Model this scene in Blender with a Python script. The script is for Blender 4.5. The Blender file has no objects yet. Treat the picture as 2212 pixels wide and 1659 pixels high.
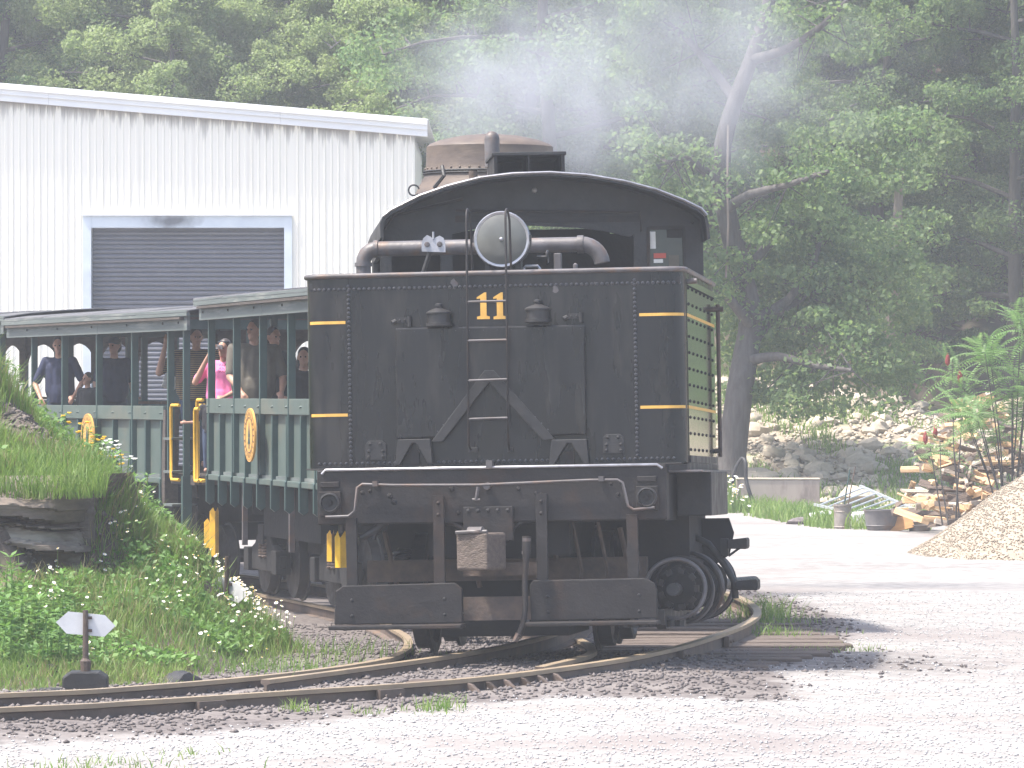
import bpy, math, random
import numpy as np
from mathutils import Matrix, Vector, Euler, noise as mnoise

R = math.radians
sc = bpy.context.scene
COL = sc.collection
random.seed(11)
rng = np.random.default_rng(11)

# ---------------------------------------------------------------- camera, sky, sun, exposure
F = 10000.0                       # focal length in units of a 2212-wide picture
CAM_Z = 2.0
cam_d = bpy.data.cameras.new("camera"); cam_d.sensor_width = 36.0; cam_d.lens = 36.0*F/2212
cam_d.clip_start = 0.5; cam_d.clip_end = 2000
cam = bpy.data.objects.new("camera", cam_d); COL.objects.link(cam)
cam.location = (0, 0, CAM_Z); cam.rotation_euler = (R(90+0.117), 0, 0)
sc.camera = cam

SUN_AZ_X, SUN_AZ_Y, SUN_EL = -1.0, -0.27, 64.0       # the sun stands to the left, high
sd = Vector((SUN_AZ_X, SUN_AZ_Y, 0)).normalized()*math.cos(R(SUN_EL)); sd.z = math.sin(R(SUN_EL))
world = bpy.data.worlds.new("World"); sc.world = world; world.use_nodes = True
wn = world.node_tree; wn.nodes.clear()
sky = wn.nodes.new("ShaderNodeTexSky"); sky.sky_type = 'NISHITA'; sky.sun_disc = False
sky.sun_elevation = R(SUN_EL); sky.sun_rotation = math.atan2(sd.x, sd.y)
sky.air_density = 1.0; sky.dust_density = 3.0; sky.ozone_density = 1.0
bg = wn.nodes.new("ShaderNodeBackground"); bg.inputs[1].default_value = 0.15
wo = wn.nodes.new("ShaderNodeOutputWorld")
wn.links.new(sky.outputs[0], bg.inputs[0]); wn.links.new(bg.outputs[0], wo.inputs[0])
sun_d = bpy.data.lights.new("sun", 'SUN'); sun_d.energy = 3.6; sun_d.angle = R(2.6); sun_d.color = (1.0, 0.95, 0.87)
sun = bpy.data.objects.new("sun", sun_d); COL.objects.link(sun)
sun.rotation_euler = (-sd).to_track_quat('-Z', 'Y').to_euler(); sun.location = (-30, 0, 60)
sc.view_settings.view_transform = 'Standard'; sc.view_settings.look = 'None'
sc.view_settings.exposure = 1.4; sc.view_settings.gamma = 1.0
sc.cycles.use_denoising = True
sc.cycles.max_bounces = 7; sc.cycles.diffuse_bounces = 3; sc.cycles.glossy_bounces = 3
sc.cycles.transmission_bounces = 4; sc.cycles.volume_bounces = 1; sc.cycles.transparent_max_bounces = 6
sc.cycles.volume_step_rate = 4.0; sc.cycles.volume_max_steps = 64
sc.cycles.sample_clamp_indirect = 6.0

def W(px, py, d):                 # a point of the place at distance d seen at (px, py) of the 2212 x 1659 picture
    return Vector(((px-1106)*d/F, d, CAM_Z-(py-850)*d/F))

# ---------------------------------------------------------------- materials
def mat(name, c1, c2=None, scale=6.0, rough=0.7, bump=0.0, bscale=None, metal=0.0, coat=0.0, spec=0.5, detail=5.0,
        stretch=None, transl=0.0, lo=0.35, hi=0.65, c3=None, scale3=1.0, rvar=0.0, coords='Object'):
    m = bpy.data.materials.new(name); m.use_nodes = True
    nt = m.node_tree; N = nt.nodes; L = nt.links
    b = N["Principled BSDF"]
    b.inputs["Roughness"].default_value = rough; b.inputs["Metallic"].default_value = metal
    b.inputs["Specular IOR Level"].default_value = spec; b.inputs["Coat Weight"].default_value = coat
    b.inputs["Coat Roughness"].default_value = 0.12
    tc = N.new("ShaderNodeTexCoord"); src = tc.outputs['Object']
    if coords == 'World':
        g = N.new("ShaderNodeNewGeometry"); src = g.outputs["Position"]
    if stretch:
        mp = N.new("ShaderNodeMapping"); mp.inputs["Scale"].default_value = stretch
        L.new(src, mp.inputs[0]); src = mp.outputs[0]
    def nz(s, d):
        n = N.new("ShaderNodeTexNoise"); n.inputs["Scale"].default_value = s; n.inputs["Detail"].default_value = d
        n.inputs["Roughness"].default_value = 0.6; L.new(src, n.inputs["Vector"]); return n.outputs[0]
    def ramp(x, a, z):
        r = N.new("ShaderNodeMapRange"); r.inputs[1].default_value = a; r.inputs[2].default_value = z
        L.new(x, r.inputs[0]); return r.outputs[0]
    def mix(f, a, c):
        x = N.new("ShaderNodeMix"); x.data_type = 'RGBA'
        L.new(f, x.inputs[0])
        for i, v in ((6, a), (7, c)):
            if isinstance(v, tuple): x.inputs[i].default_value = (*v, 1)
            else: L.new(v, x.inputs[i])
        return x.outputs[2]
    c2 = c2 or tuple(v*0.8 for v in c1)
    col = mix(ramp(nz(scale, detail), lo, hi), c1, c2)
    if c3: col = mix(ramp(nz(scale3, 4), 0.52, 0.66), col, c3)
    L.new(col, b.inputs["Base Color"])
    if rvar:
        r = N.new("ShaderNodeMapRange"); r.inputs[1].default_value = .3; r.inputs[2].default_value = .7
        r.inputs[3].default_value = max(rough-rvar, .02); r.inputs[4].default_value = rough+rvar
        L.new(nz(scale*.7, 4), r.inputs[0]); L.new(r.outputs[0], b.inputs["Roughness"])
    if bump:
        bp = N.new("ShaderNodeBump"); bp.inputs["Strength"].default_value = bump; bp.inputs["Distance"].default_value = 0.03
        L.new(nz(bscale or scale*3, 6), bp.inputs["Height"]); L.new(bp.outputs[0], b.inputs["Normal"])
    if transl:
        t = N.new("ShaderNodeBsdfTranslucent"); ms = N.new("ShaderNodeMixShader"); ms.inputs[0].default_value = transl
        hs = N.new("ShaderNodeHueSaturation"); hs.inputs["Value"].default_value = 1.6; hs.inputs["Saturation"].default_value = 1.1
        L.new(col, hs.inputs["Color"]); L.new(hs.outputs[0], t.inputs[0])
        L.new(b.outputs[0], ms.inputs[1]); L.new(t.outputs[0], ms.inputs[2])
        L.new(ms.outputs[0], N["Material Output"].inputs[0])
    return m

def leaf_mat(name, c1, c2, c3, transl=0.35, rough=0.55):
    m = mat(name, c1, c2, 0.9, rough, transl=transl, coords='World', spec=.4, c3=c3, scale3=9.0)
    return m

M = {}
M['paint_black'] = mat('glossy_black_paint', (.007,.007,.009), (.011,.011,.013), 2.2, .3, bump=.06, bscale=3, coat=.12, rvar=.16, spec=.35, c3=(.026,.0235,.0225), scale3=1.7, stretch=(2.6,2.6,.55))  # lighter upright streaks: weathering, and sheens put into the colour
M['side_black'] = mat('polished_black_side_paint', (.012,.014,.013), (.02,.022,.02), 2.0, .07, bump=.015, bscale=3, coat=.8)
M['black'] = mat('dull_black_iron', (.015,.014,.015), (.024,.022,.022), 7, .55, bump=.2, rvar=.12)
M['grime'] = mat('grimy_grey_black_iron', (.017,.0148,.0155), (.027,.0235,.023), 5, .6, bump=.25, rvar=.1, c3=(.036,.024,.019), scale3=3.5, spec=.3)
M['soot'] = mat('sooty_black', (.008,.008,.009), (.014,.012,.012), 5, .85, bump=.2)
M['rusty'] = mat('rusty_brown_iron', (.11,.075,.055), (.06,.045,.04), 8, .75, bump=.3)
M['stack'] = mat('heat_browned_smokestack_iron', (.075,.055,.045), (.13,.095,.07), 3, .55, bump=.15, stretch=(1,1,2.5))
M['pipe'] = mat('dusty_grey_pipe', (.115,.104,.107), (.072,.063,.061), 6, .5, bump=.15, c3=(.13,.08,.055), scale3=5)
M['galv'] = mat('grey_galvanised_metal', (.42,.42,.45), (.28,.28,.3), 9, .45, metal=.4, bump=.05)
M['bright'] = mat('bright_worn_steel', (.45,.44,.46), (.3,.29,.3), 9, .35, metal=.7)
M['gold'] = mat('gold_yellow_paint', (.72,.42,.085), (.62,.34,.07), 14, .5)
M['yellow'] = mat('safety_yellow_paint', (.78,.46,.03), (.62,.34,.03), 11, .5, bump=.05)
M['orange'] = mat('orange_yellow_sign_paint', (.66,.36,.09), (.58,.31,.08), 8, .55)
M['lens'] = mat('frosted_lamp_glass', (.13,.13,.115), (.10,.10,.09), 4, .3, coat=.2)
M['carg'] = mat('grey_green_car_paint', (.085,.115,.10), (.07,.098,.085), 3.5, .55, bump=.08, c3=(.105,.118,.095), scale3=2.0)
M['card'] = mat('dark_teal_shaded_car_green', (.034,.072,.066), (.024,.055,.052), 5, .5, bump=.08)  # car green darkened as shade on ribs, posts and far side; also stick, emblem
M['fascia'] = mat('weathered_grey_green_board', (.125,.145,.138), (.09,.108,.103), 2.5, .7, bump=.15, stretch=(1,.25,3), c3=(.20,.21,.19), scale3=3)
M['roofing'] = mat('grey_tar_paper_roofing', (.10,.10,.109), (.075,.075,.082), 2.0, .8, bump=.25, c3=(.13,.127,.127), scale3=1.2)
M['wood_dark'] = mat('dark_stained_timber', (.05,.04,.034), (.085,.068,.055), 3, .85, bump=.4, stretch=(6,1,6))
M['tie'] = mat('weathered_tie_timber', (.15,.115,.095), (.095,.075,.062), 3, .9, bump=.6, stretch=(1,9,9))
M['bench'] = mat('varnished_bench_wood', (.2,.11,.05), (.13,.07,.035), 4, .5)
M['rail'] = mat('rusty_rail_steel', (.135,.098,.078), (.09,.068,.056), 4, .75, bump=.25, c3=(.15,.10,.07), scale3=1.5)
M['railtop'] = mat('worn_rail_head', (.33,.25,.16), (.24,.185,.13), 3, .5, metal=.15)
M['white_sign'] = mat('chalky_white_sign_paint', (.66,.66,.66), (.55,.55,.56), 6, .6)
M['wallw'] = mat('white_painted_steel_cladding', (.80,.765,.685), (.77,.735,.655), .5, .5, coords='World', stretch=(9,1,.35))
M['trimw'] = mat('white_painted_trim', (.80,.80,.80), (.74,.74,.75), 1.2, .4)
M['frameb'] = mat('pale_blue_white_frame', (.58,.63,.68), (.52,.57,.63), 2, .5, c3=(.46,.5,.56), scale3=.8)
M['door'] = mat('grey_blue_roller_door', (.135,.14,.17), (.115,.12,.145), .8, .5)
M['concrete'] = mat('weathered_concrete', (.37,.315,.27), (.28,.235,.20), 2.2, .9, bump=.3, c3=(.19,.155,.135), scale3=3.5, stretch=(1,1,.35))
M['stone'] = mat('pale_creek_stone', (.47,.405,.315), (.36,.305,.235), 2.2, .85, bump=.4)
M['shale'] = mat('grey_brown_shale', (.185,.15,.122), (.125,.10,.082), 2.5, .9, bump=.5, stretch=(1,1,5), c3=(.27,.25,.21), scale3=1.5)
M['shale2'] = mat('dark_shale', (.16,.133,.115), (.11,.09,.078), 2.5, .9, bump=.5, stretch=(1,1,5), c3=(.17,.15,.13), scale3=1.5)
M['earth'] = mat('dark_brown_earth', (.075,.06,.052), (.115,.09,.075), 4, .95, bump=.6, c3=(.14,.13,.075), scale3=1.2, coords='World')
M['litter'] = mat('leaf_litter_hillside', (.125,.09,.068), (.085,.07,.048), 2.2, .95, bump=.7, c3=(.06,.075,.035), scale3=.6, coords='World')
M['bark'] = mat('grey_brown_bark', (.10,.09,.083), (.06,.052,.047), 3, .9, bump=.8, stretch=(4,4,.6), coords='World')
M['bark_pale'] = mat('pale_tan_bark', (.28,.225,.185), (.19,.15,.125), 3, .9, bump=.5, stretch=(4,4,.6), coords='World')
M['split'] = mat('fresh_split_wood', (.62,.43,.25), (.48,.29,.14), 3, .8, bump=.3, stretch=(1.5,9,9))
M['split2'] = mat('grey_weathered_split_wood', (.46,.385,.30), (.30,.24,.19), 3, .85, bump=.4, stretch=(1.5,9,9))
M['slab'] = mat('bark_covered_slab', (.17,.125,.095), (.10,.075,.06), 3, .9, bump=.7, stretch=(1.5,7,7))
M['ply'] = mat('orange_plywood', (.55,.30,.12), (.42,.22,.09), 2, .7, stretch=(1,6,6))
M['tin'] = mat('battered_zinc_can', (.33,.29,.26), (.22,.19,.165), 5, .6, metal=.25, bump=.2, c3=(.25,.15,.10), scale3=2.5)
M['tub'] = mat('dark_grey_tub_metal', (.13,.125,.13), (.19,.175,.17), 4, .6, metal=.2, bump=.2, c3=(.2,.14,.11), scale3=3)
M['alu'] = mat('aluminium', (.62,.64,.66), (.5,.52,.54), 5, .4, metal=.6)
M['gravelp'] = mat('tan_gravel', (.345,.29,.225), (.25,.207,.16), 9, .95, bump=.7, bscale=18, coords='World')
M['pebble'] = mat('pale_limestone_chips', (.50,.485,.485), (.30,.285,.285), 9, .9, coords='World', detail=1)
M['cinders'] = mat('dark_cinders', (.085,.072,.07), (.16,.138,.132), 12, .9, coords='World', detail=1)
M['skin'] = mat('skin', (.46,.26,.18), (.40,.21,.145), 9, .55)
M['hair'] = mat('dark_brown_hair', (.03,.02,.016), (.05,.035,.028), 20, .5)
M['navy'] = mat('navy_cotton', (.022,.028,.07), (.016,.02,.05), 10, .85, bump=.1)
M['blackcloth'] = mat('black_cotton', (.014,.013,.017), (.02,.019,.024), 10, .85)
M['olive'] = mat('olive_grey_cotton', (.125,.11,.085), (.095,.083,.066), 7, .85, bump=.1)
M['pink'] = mat('pink_cotton', (.85,.20,.42), (.78,.17,.37), 7, .8, bump=.1)
M['denim'] = mat('blue_denim', (.05,.075,.13), (.04,.055,.10), 12, .85)
M['eye'] = mat('dark_eye', (.01,.01,.01), (.015,.012,.01), 3, .2)
M['steel_blue'] = mat('camera_plastic', (.25,.1,.08), (.2,.2,.22), 3, .3)
M['paper'] = mat('pale_paper', (.75,.74,.70), (.62,.6,.56), 8, .7)
M['petal'] = mat('white_petals', (.86,.86,.84), (.8,.8,.78), 4, .6, transl=.25)
M['ypetal'] = mat('yellow_petals', (.85,.62,.05), (.8,.55,.04), 4, .6, transl=.25)
M['sumacred'] = mat('sumac_fruit_red', (.25,.035,.03), (.18,.03,.025), 8, .8)
M['glass'] = mat('dusty_window_glass', (.55,.58,.55), (.45,.48,.46), 3, .1)
M['red'] = mat('faded_red_paint', (.5,.09,.06), (.4,.07,.05), 5, .6)
M['grass'] = leaf_mat('meadow_grass', (.115,.20,.048), (.19,.27,.075), (.25,.30,.11), .4)
M['drygrass'] = leaf_mat('dry_straw_grass', (.24,.20,.10), (.19,.19,.08), (.28,.23,.13), .3)
M['weed'] = leaf_mat('broad_weed_leaves', (.10,.20,.05), (.16,.27,.075), (.20,.30,.10), .3)
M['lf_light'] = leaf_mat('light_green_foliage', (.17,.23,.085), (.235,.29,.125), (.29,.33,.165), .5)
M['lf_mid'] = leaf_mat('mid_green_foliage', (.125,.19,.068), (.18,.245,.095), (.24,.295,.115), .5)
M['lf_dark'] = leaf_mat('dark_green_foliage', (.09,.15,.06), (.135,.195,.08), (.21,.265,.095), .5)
M['sumac'] = leaf_mat('sumac_leaflets', (.11,.20,.065), (.17,.26,.10), (.22,.31,.13), .35)

# clothes with a knitted stripe
def stripe_mat():
    m = mat('tan_and_black_striped_knit', (.30,.20,.09), (.26,.17,.075), 8, .8)
    nt = m.node_tree; b = nt.nodes["Principled BSDF"]; L = nt.links
    tc = nt.nodes.new("ShaderNodeTexCoord"); w = nt.nodes.new("ShaderNodeTexWave"); w.bands_direction = 'Z'
    w.inputs["Scale"].default_value = 12.5; w.inputs["Distortion"].default_value = .4
    L.new(tc.outputs["Object"], w.inputs[0])
    mr = nt.nodes.new("ShaderNodeMapRange"); mr.inputs[1].default_value = .45; mr.inputs[2].default_value = .6
    L.new(w.outputs[1], mr.inputs[0])
    x = nt.nodes.new("ShaderNodeMix"); x.data_type = 'RGBA'; x.inputs[6].default_value = (.018,.016,.02,1)
    old = b.inputs["Base Color"].links[0].from_socket
    L.new(mr.outputs[0], x.inputs[0]); L.new(old, x.inputs[7]); L.new(x.outputs[2], b.inputs["Base Color"])
    return m
M['stripe'] = stripe_mat()

# ---------------------------------------------------------------- mesh helpers
I4 = Matrix.Identity(4)
class MB:
    def __init__(s): s.v = []; s.f = []; s.mi = []
    def add(s, vs, fs, mi=0):
        o = len(s.v); s.v.extend([tuple(v) for v in vs])
        for f in fs: s.f.append(tuple(i+o for i in f)); s.mi.append(mi)
        return s
    def box(s, x0, x1, y0, y1, z0, z1, T=None, mi=0):
        vs = [Vector((x, y, z)) for z in (z0, z1) for y in (y0, y1) for x in (x0, x1)]
        if T: vs = [T @ v for v in vs]
        return s.add(vs, [(0,2,3,1),(4,5,7,6),(0,1,5,4),(2,6,7,3),(0,4,6,2),(1,3,7,5)], mi)
    def prism(s, poly, a, b, plane='xz', T=None, mi=0):
        def P(u, v, w):
            return Vector((u, w, v)) if plane == 'xz' else Vector((u, v, w)) if plane == 'xy' else Vector((w, u, v))
        n = len(poly); vs = [P(u, v, a) for u, v in poly]+[P(u, v, b) for u, v in poly]
        if T: vs = [T @ v for v in vs]
        fs = [tuple(range(n)), tuple(range(2*n-1, n-1, -1))]+[(i, i+n, (i+1) % n+n, (i+1) % n) for i in range(n)]
        return s.add(vs, fs, mi)
    def tube(s, pts, r, n=8, caps=True, mi=0):
        pts = [Vector(p) for p in pts]; rs = r if isinstance(r, (list, tuple)) else [r]*len(pts)
        vs = []; fs = []; up = None
        for i, p in enumerate(pts):
            t = (pts[min(i+1, len(pts)-1)]-pts[max(i-1, 0)]).normalized()
            if up is None:
                up = t.orthogonal().normalized()
            up = (up-t*up.dot(t)).normalized(); sd_ = t.cross(up)
            for k in range(n):
                a = 2*math.pi*k/n; vs.append(p+(up*math.cos(a)+sd_*math.sin(a))*rs[i])
        for i in range(len(pts)-1):
            for k in range(n):
                fs.append((i*n+k, i*n+(k+1) % n, (i+1)*n+(k+1) % n, (i+1)*n+k))
        if caps: fs.append(tuple(range(n-1, -1, -1))); fs.append(tuple(range((len(pts)-1)*n, len(pts)*n)))
        return s.add(vs, fs, mi)
    def lathe(s, prof, n=24, c=(0,0,0), axis='z', mi=0, caps=True, T=None):
        vs = []; fs = []; c = Vector(c)
        for r, h in prof:
            for k in range(n):
                a = 2*math.pi*k/n; x, y = r*math.cos(a), r*math.sin(a)
                v = Vector((x, y, h)) if axis == 'z' else Vector((x, -h, y)) if axis == '-y' else Vector((x, h, y)) if axis == 'y' else Vector((h, x, y))
                v = v+c
                vs.append(T @ v if T else v)
        for i in range(len(prof)-1):
            for k in range(n): fs.append((i*n+k, i*n+(k+1) % n, (i+1)*n+(k+1) % n, (i+1)*n+k))
        if caps: fs.append(tuple(range(n-1, -1, -1))); fs.append(tuple(range((len(prof)-1)*n, len(prof)*n)))
        return s.add(vs, fs, mi)
    def ball(s, c, r, n=10, m=6, T=None):
        rx, ry, rz = r if isinstance(r, (tuple, list)) else (r, r, r)
        vs = []; fs = []
        for i in range(m+1):
            th = math.pi*(i+.02)/(m+.04)
            for k in range(n):
                a = 2*math.pi*k/n
                v = Vector((rx*math.sin(th)*math.cos(a), ry*math.sin(th)*math.sin(a), rz*math.cos(th)))
                v = (T @ v if T else v)+Vector(c); vs.append(v)
        for i in range(m):
            for k in range(n): fs.append((i*n+k, (i+1)*n+k, (i+1)*n+(k+1) % n, i*n+(k+1) % n))
        fs.append(tuple(range(n))); fs.append(tuple(range((m+1)*n-1, m*n-1, -1)))
        return s.add(vs, fs)
    def caps(s, p0, p1, r0, r1, n=10):
        p0 = Vector(p0); p1 = Vector(p1); d = (p1-p0); L = max(d.length, 1e-5); d = d/L
        pts = []; rs = []
        for a in (80, 55, 28): pts.append(p0-d*r0*math.sin(R(a))); rs.append(r0*math.cos(R(a)))
        pts.append(p0); rs.append(r0); pts.append(p1); rs.append(r1)
        for a in (28, 55, 80): pts.append(p1+d*r1*math.sin(R(a))); rs.append(r1*math.cos(R(a)))
        return s.tube(pts, rs, n)
    def mesh(s, name, mats, T=None, smooth=None):
        me = bpy.data.meshes.new(name)
        vs = [T @ Vector(v) for v in s.v] if T else s.v
        me.from_pydata([tuple(v) for v in vs], [], s.f)
        for m_ in (mats if isinstance(mats, (list, tuple)) else [mats]): me.materials.append(m_)
        if any(s.mi): me.polygons.foreach_set("material_index", s.mi)
        if smooth:
            me.shade_smooth(); me.set_sharp_from_angle(angle=R(smooth))
        me.update(); return me
    def build(s, name, m, parent=None, T=None, smooth=None, bev=0, kind=None, label=None):
        o = bpy.data.objects.new(name, s.mesh(name, m, T, smooth)); COL.objects.link(o)
        if parent: o.parent = parent
        if bev:
            b = o.modifiers.new("bevel", 'BEVEL'); b.width = bev; b.segments = 2; b.limit_method = 'ANGLE'; b.angle_limit = R(40)
        if kind: o["kind"] = kind
        if label: o["label"] = label
        return o

def tag(o, label=None, cat=None, group=None, kind=None):
    for k, v in (("label", label), ("category", cat), ("group", group), ("kind", kind)):
        if v: o[k] = v
    return o
def thing(name, label, cat, loc=(0,0,0), rot=(0,0,0), group=None):
    o = bpy.data.objects.new(name, None); COL.objects.link(o); o.location = loc; o.rotation_euler = rot
    o.empty_display_size = .1
    return tag(o, label, cat, group)
def dup_tree(o, parent=None):
    c = o.copy(); COL.objects.link(c); c.parent = parent
    for ch in list(o.children): dup_tree(ch, c)
    return c
def np_mesh(name, verts, quads, mats, smooth=False):
    me = bpy.data.meshes.new(name)
    verts = np.asarray(verts, np.float32); quads = np.asarray(quads, np.int32); k = quads.shape[1]
    me.vertices.add(len(verts)); me.vertices.foreach_set("co", verts.ravel())
    me.loops.add(quads.size); me.loops.foreach_set("vertex_index", quads.ravel())
    me.polygons.add(len(quads)); me.polygons.foreach_set("loop_start", np.arange(0, quads.size, k, dtype=np.int32))
    for m_ in (mats if isinstance(mats, (list, tuple)) else [mats]): me.materials.append(m_)
    me.update(calc_edges=True)
    if smooth: me.shade_smooth()
    return me
def link(name, me, parent=None, kind=None):
    o = bpy.data.objects.new(name, me); COL.objects.link(o)
    if parent: o.parent = parent
    if kind: o["kind"] = kind
    return o
def sstep(x, a, b):
    t = np.clip((np.asarray(x, float)-a)/(b-a), 0, 1); return t*t*(3-2*t)
def catmull(pts, step=.25):
    pts = [Vector(p) for p in pts]; P = [pts[0]*2-pts[1]]+pts+[pts[-1]*2-pts[-2]]; out = []
    for i in range(1, len(P)-2):
        n = max(2, int((P[i+1]-P[i]).length/step))
        for k in range(n):
            t = k/n; a, b, c, d = P[i-1], P[i], P[i+1], P[i+2]
            out.append(.5*((2*b)+(c-a)*t+(2*a-5*b+4*c-d)*t*t+(3*b-a-3*c+d)*t**3))
    out.append(pts[-1]); return out
def vnoise(x, y, s=1.0, seed=0):
    # cheap smooth value noise on arrays
    x = np.asarray(x, float)*s+seed*17.3; y = np.asarray(y, float)*s+seed*5.1
    xi = np.floor(x); yi = np.floor(y); fx = x-xi; fy = y-yi; fx = fx*fx*(3-2*fx); fy = fy*fy*(3-2*fy)
    def h(a, b):
        v = np.sin(a*127.1+b*311.7)*43758.5453; return v-np.floor(v)
    return (h(xi, yi)*(1-fx)+h(xi+1, yi)*fx)*(1-fy)+(h(xi, yi+1)*(1-fx)+h(xi+1, yi+1)*fx)*fy

# ================================================================ the lie of the land
CAR_Z = -0.45                                          # rail height where the cars stand (the line falls away from the yard)
near_rail = catmull([(-12,25.2,0),(-7,27.3,0),(-3.26,29.5,0),(-2.43,30.2,0),(-1.57,31.1,0),(-.34,32.5,0),(.67,34.6,0),(1.25,36.4,0),(1.71,38.5,0),
                     (2.04,40.4,0),(2.23,42.1,0),(2.28,43.8,0),(2.23,45.6,0),(2.08,47.6,0),(1.7,51,0),(.9,56,0),(-.6,62,0)])
left_rail = catmull([(-12,26.7,0),(-7,28.8,0),(-3.42,30.9,0),(-2.55,31.7,0),(-1.67,33.05,0),(-1.05,34.6,0),(-.86,36.5,-.03),(-.9,40,-.12),(-1.12,45,-.3),(-1.64,51.16,CAR_Z),(-3.19,56.96,CAR_Z),(-5.0,62.2,CAR_Z),(-8.6,71,CAR_Z)])
point_rail = catmull([(-1.73,32.45,-.005),(-1.2,33.6,0),(-.38,35.75,0),(.25,38.2,0),(.6,41,0),(.72,44,0),(.6,47.6,0),(.2,51,0)])
inner_rail = catmull([(.2,33.95,-.004),(.62,36.3,-.03),(.58,40,-.12),(.32,45,-.3),(-.25,51.5,CAR_Z),(-1.8,57.3,CAR_Z),(-3.65,62.7,CAR_Z),(-7.3,71.6,CAR_Z)])
near_front = [p for p in near_rail if p.y < 41]
def pts2(c): return np.array([(p.x, p.y) for p in c])
TRK = np.concatenate([pts2(near_rail), pts2(left_rail), pts2(point_rail), pts2(inner_rail)])
def track_dist(X, Y):
    d = np.full(X.shape, 1e9)
    for p in TRK[::3]: d = np.minimum(d, (X-p[0])**2+(Y-p[1])**2)
    return np.sqrt(d)
def ground_z(X, Y):
    X = np.asarray(X, float); Y = np.asarray(Y, float)
    drop = -CAR_Z*sstep(Y, 36.5, 51)*(1-sstep(X, .7+0*Y, 1.9))*(1-sstep(Y, 80, 100))
    z = -.145-drop+.03*(vnoise(X, Y, .7)-.5)+.02*(vnoise(X, Y, 2.6, 3)-.5)
    z = z+.06*(1-sstep(X, 1.0, 2.2))*sstep(Y, 24, 28)*(1-sstep(Y, 36, 40))-.05*sstep(X, 2, 9)*sstep(55-Y, 0, 20)
    return z
def axis(parts):
    out = []
    for a, b, s in parts: out.extend(np.arange(a, b, s))
    return np.array(out+[parts[-1][1]])
def grid_mesh(name, xs, ys, zf, m):
    X, Y = np.meshgrid(xs, ys); Z = zf(X, Y); nx, ny = len(xs), len(ys)
    v = np.stack([X.ravel(), Y.ravel(), Z.ravel()], 1)
    i = np.arange(nx*ny).reshape(ny, nx)
    q = np.stack([i[:-1, :-1].ravel(), i[:-1, 1:].ravel(), i[1:, 1:].ravel(), i[1:, :-1].ravel()], 1)
    return np_mesh(name, v, q, m, True), X, Y

def ground_material():
    m = mat('gravel_yard', (.305,.287,.272), (.215,.202,.192), 5.5, .95, bump=.3, bscale=34, coords='World', detail=8, lo=.38, hi=.62, c3=(.205,.18,.17), scale3=.28)
    nt = m.node_tree; N = nt.nodes; L = nt.links; b = N["Principled BSDF"]
    base = b.inputs["Base Color"].links[0].from_socket
    g = N.new("ShaderNodeNewGeometry"); at = N.new("ShaderNodeAttribute"); at.attribute_name = "cinder"
    n1 = N.new("ShaderNodeTexNoise"); n1.inputs["Scale"].default_value = 3.2; n1.inputs["Detail"].default_value = 8; n1.inputs["Roughness"].default_value = .7
    n2 = N.new("ShaderNodeTexNoise"); n2.inputs["Scale"].default_value = 17; n2.inputs["Detail"].default_value = 6
    L.new(g.outputs["Position"], n1.inputs[0]); L.new(g.outputs["Position"], n2.inputs[0])
    ad = N.new("ShaderNodeMath"); ad.operation = 'ADD'; L.new(at.outputs["Fac"], ad.inputs[0]); L.new(n1.outputs[0], ad.inputs[1])
    mr = N.new("ShaderNodeMapRange"); mr.inputs[1].default_value = .78; mr.inputs[2].default_value = 1.12; L.new(ad.outputs[0], mr.inputs[0])
    cm = N.new("ShaderNodeMix"); cm.data_type = 'RGBA'; cm.inputs[6].default_value = (.07,.058,.054,1); cm.inputs[7].default_value = (.17,.145,.135,1)
    r2 = N.new("ShaderNodeMapRange"); r2.inputs[1].default_value = .35; r2.inputs[2].default_value = .68; L.new(n2.outputs[0], r2.inputs[0]); L.new(r2.outputs[0], cm.inputs[0])
    x = N.new("ShaderNodeMix"); x.data_type = 'RGBA'; L.new(mr.outputs[0], x.inputs[0]); L.new(base, x.inputs[6]); L.new(cm.outputs[2], x.inputs[7])
    mp = N.new("ShaderNodeMapping"); mp.inputs["Scale"].default_value = (.10, .75, 1); mp.inputs["Rotation"].default_value = (0, 0, .18); L.new(g.outputs["Position"], mp.inputs[0])
    n3 = N.new("ShaderNodeTexNoise"); n3.inputs["Scale"].default_value = 1.0; n3.inputs["Detail"].default_value = 7; n3.inputs["Roughness"].default_value = .65; L.new(mp.outputs[0], n3.inputs[0])
    r3 = N.new("ShaderNodeMapRange"); r3.inputs[1].default_value = .5; r3.inputs[2].default_value = .68; r3.inputs[4].default_value = .7; L.new(n3.outputs[0], r3.inputs[0])
    x2 = N.new("ShaderNodeMix"); x2.data_type = 'RGBA'; L.new(r3.outputs[0], x2.inputs[0]); L.new(x.outputs[2], x2.inputs[6]); x2.inputs[7].default_value = (.215,.19,.175,1)
    L.new(x2.outputs[2], b.inputs["Base Color"]); return m
def cinder_and_patch_mask(X, Y):
    d = track_dist(X, Y); t = 1-sstep(d, .35, 1.35+1.7*(1-sstep(X, -3.2, .6)))
    between = sstep(Y, 31, 33)*(1-sstep(np.abs(X-.3), 1.2, 2.2))*(1-sstep(Y, 62, 70))
    side = .55*np.exp(-(((X-2.7)/1.5)**2+((Y-37.0)/2.6)**2))  # soft dark patch on the ground right of the rails
    toe = (1-sstep(X, -1.8, -.2))*sstep(Y, 32, 34)*(1-sstep(Y, 70, 80))
    far = .34*np.exp(-(((Y-57.5)/3.2)**2))*sstep(X, 1.5, 4)  # faint dark band across the far part of the yard
    return np.clip(np.maximum.reduce([t, between, side, toe, far]), 0, 1)
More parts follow.
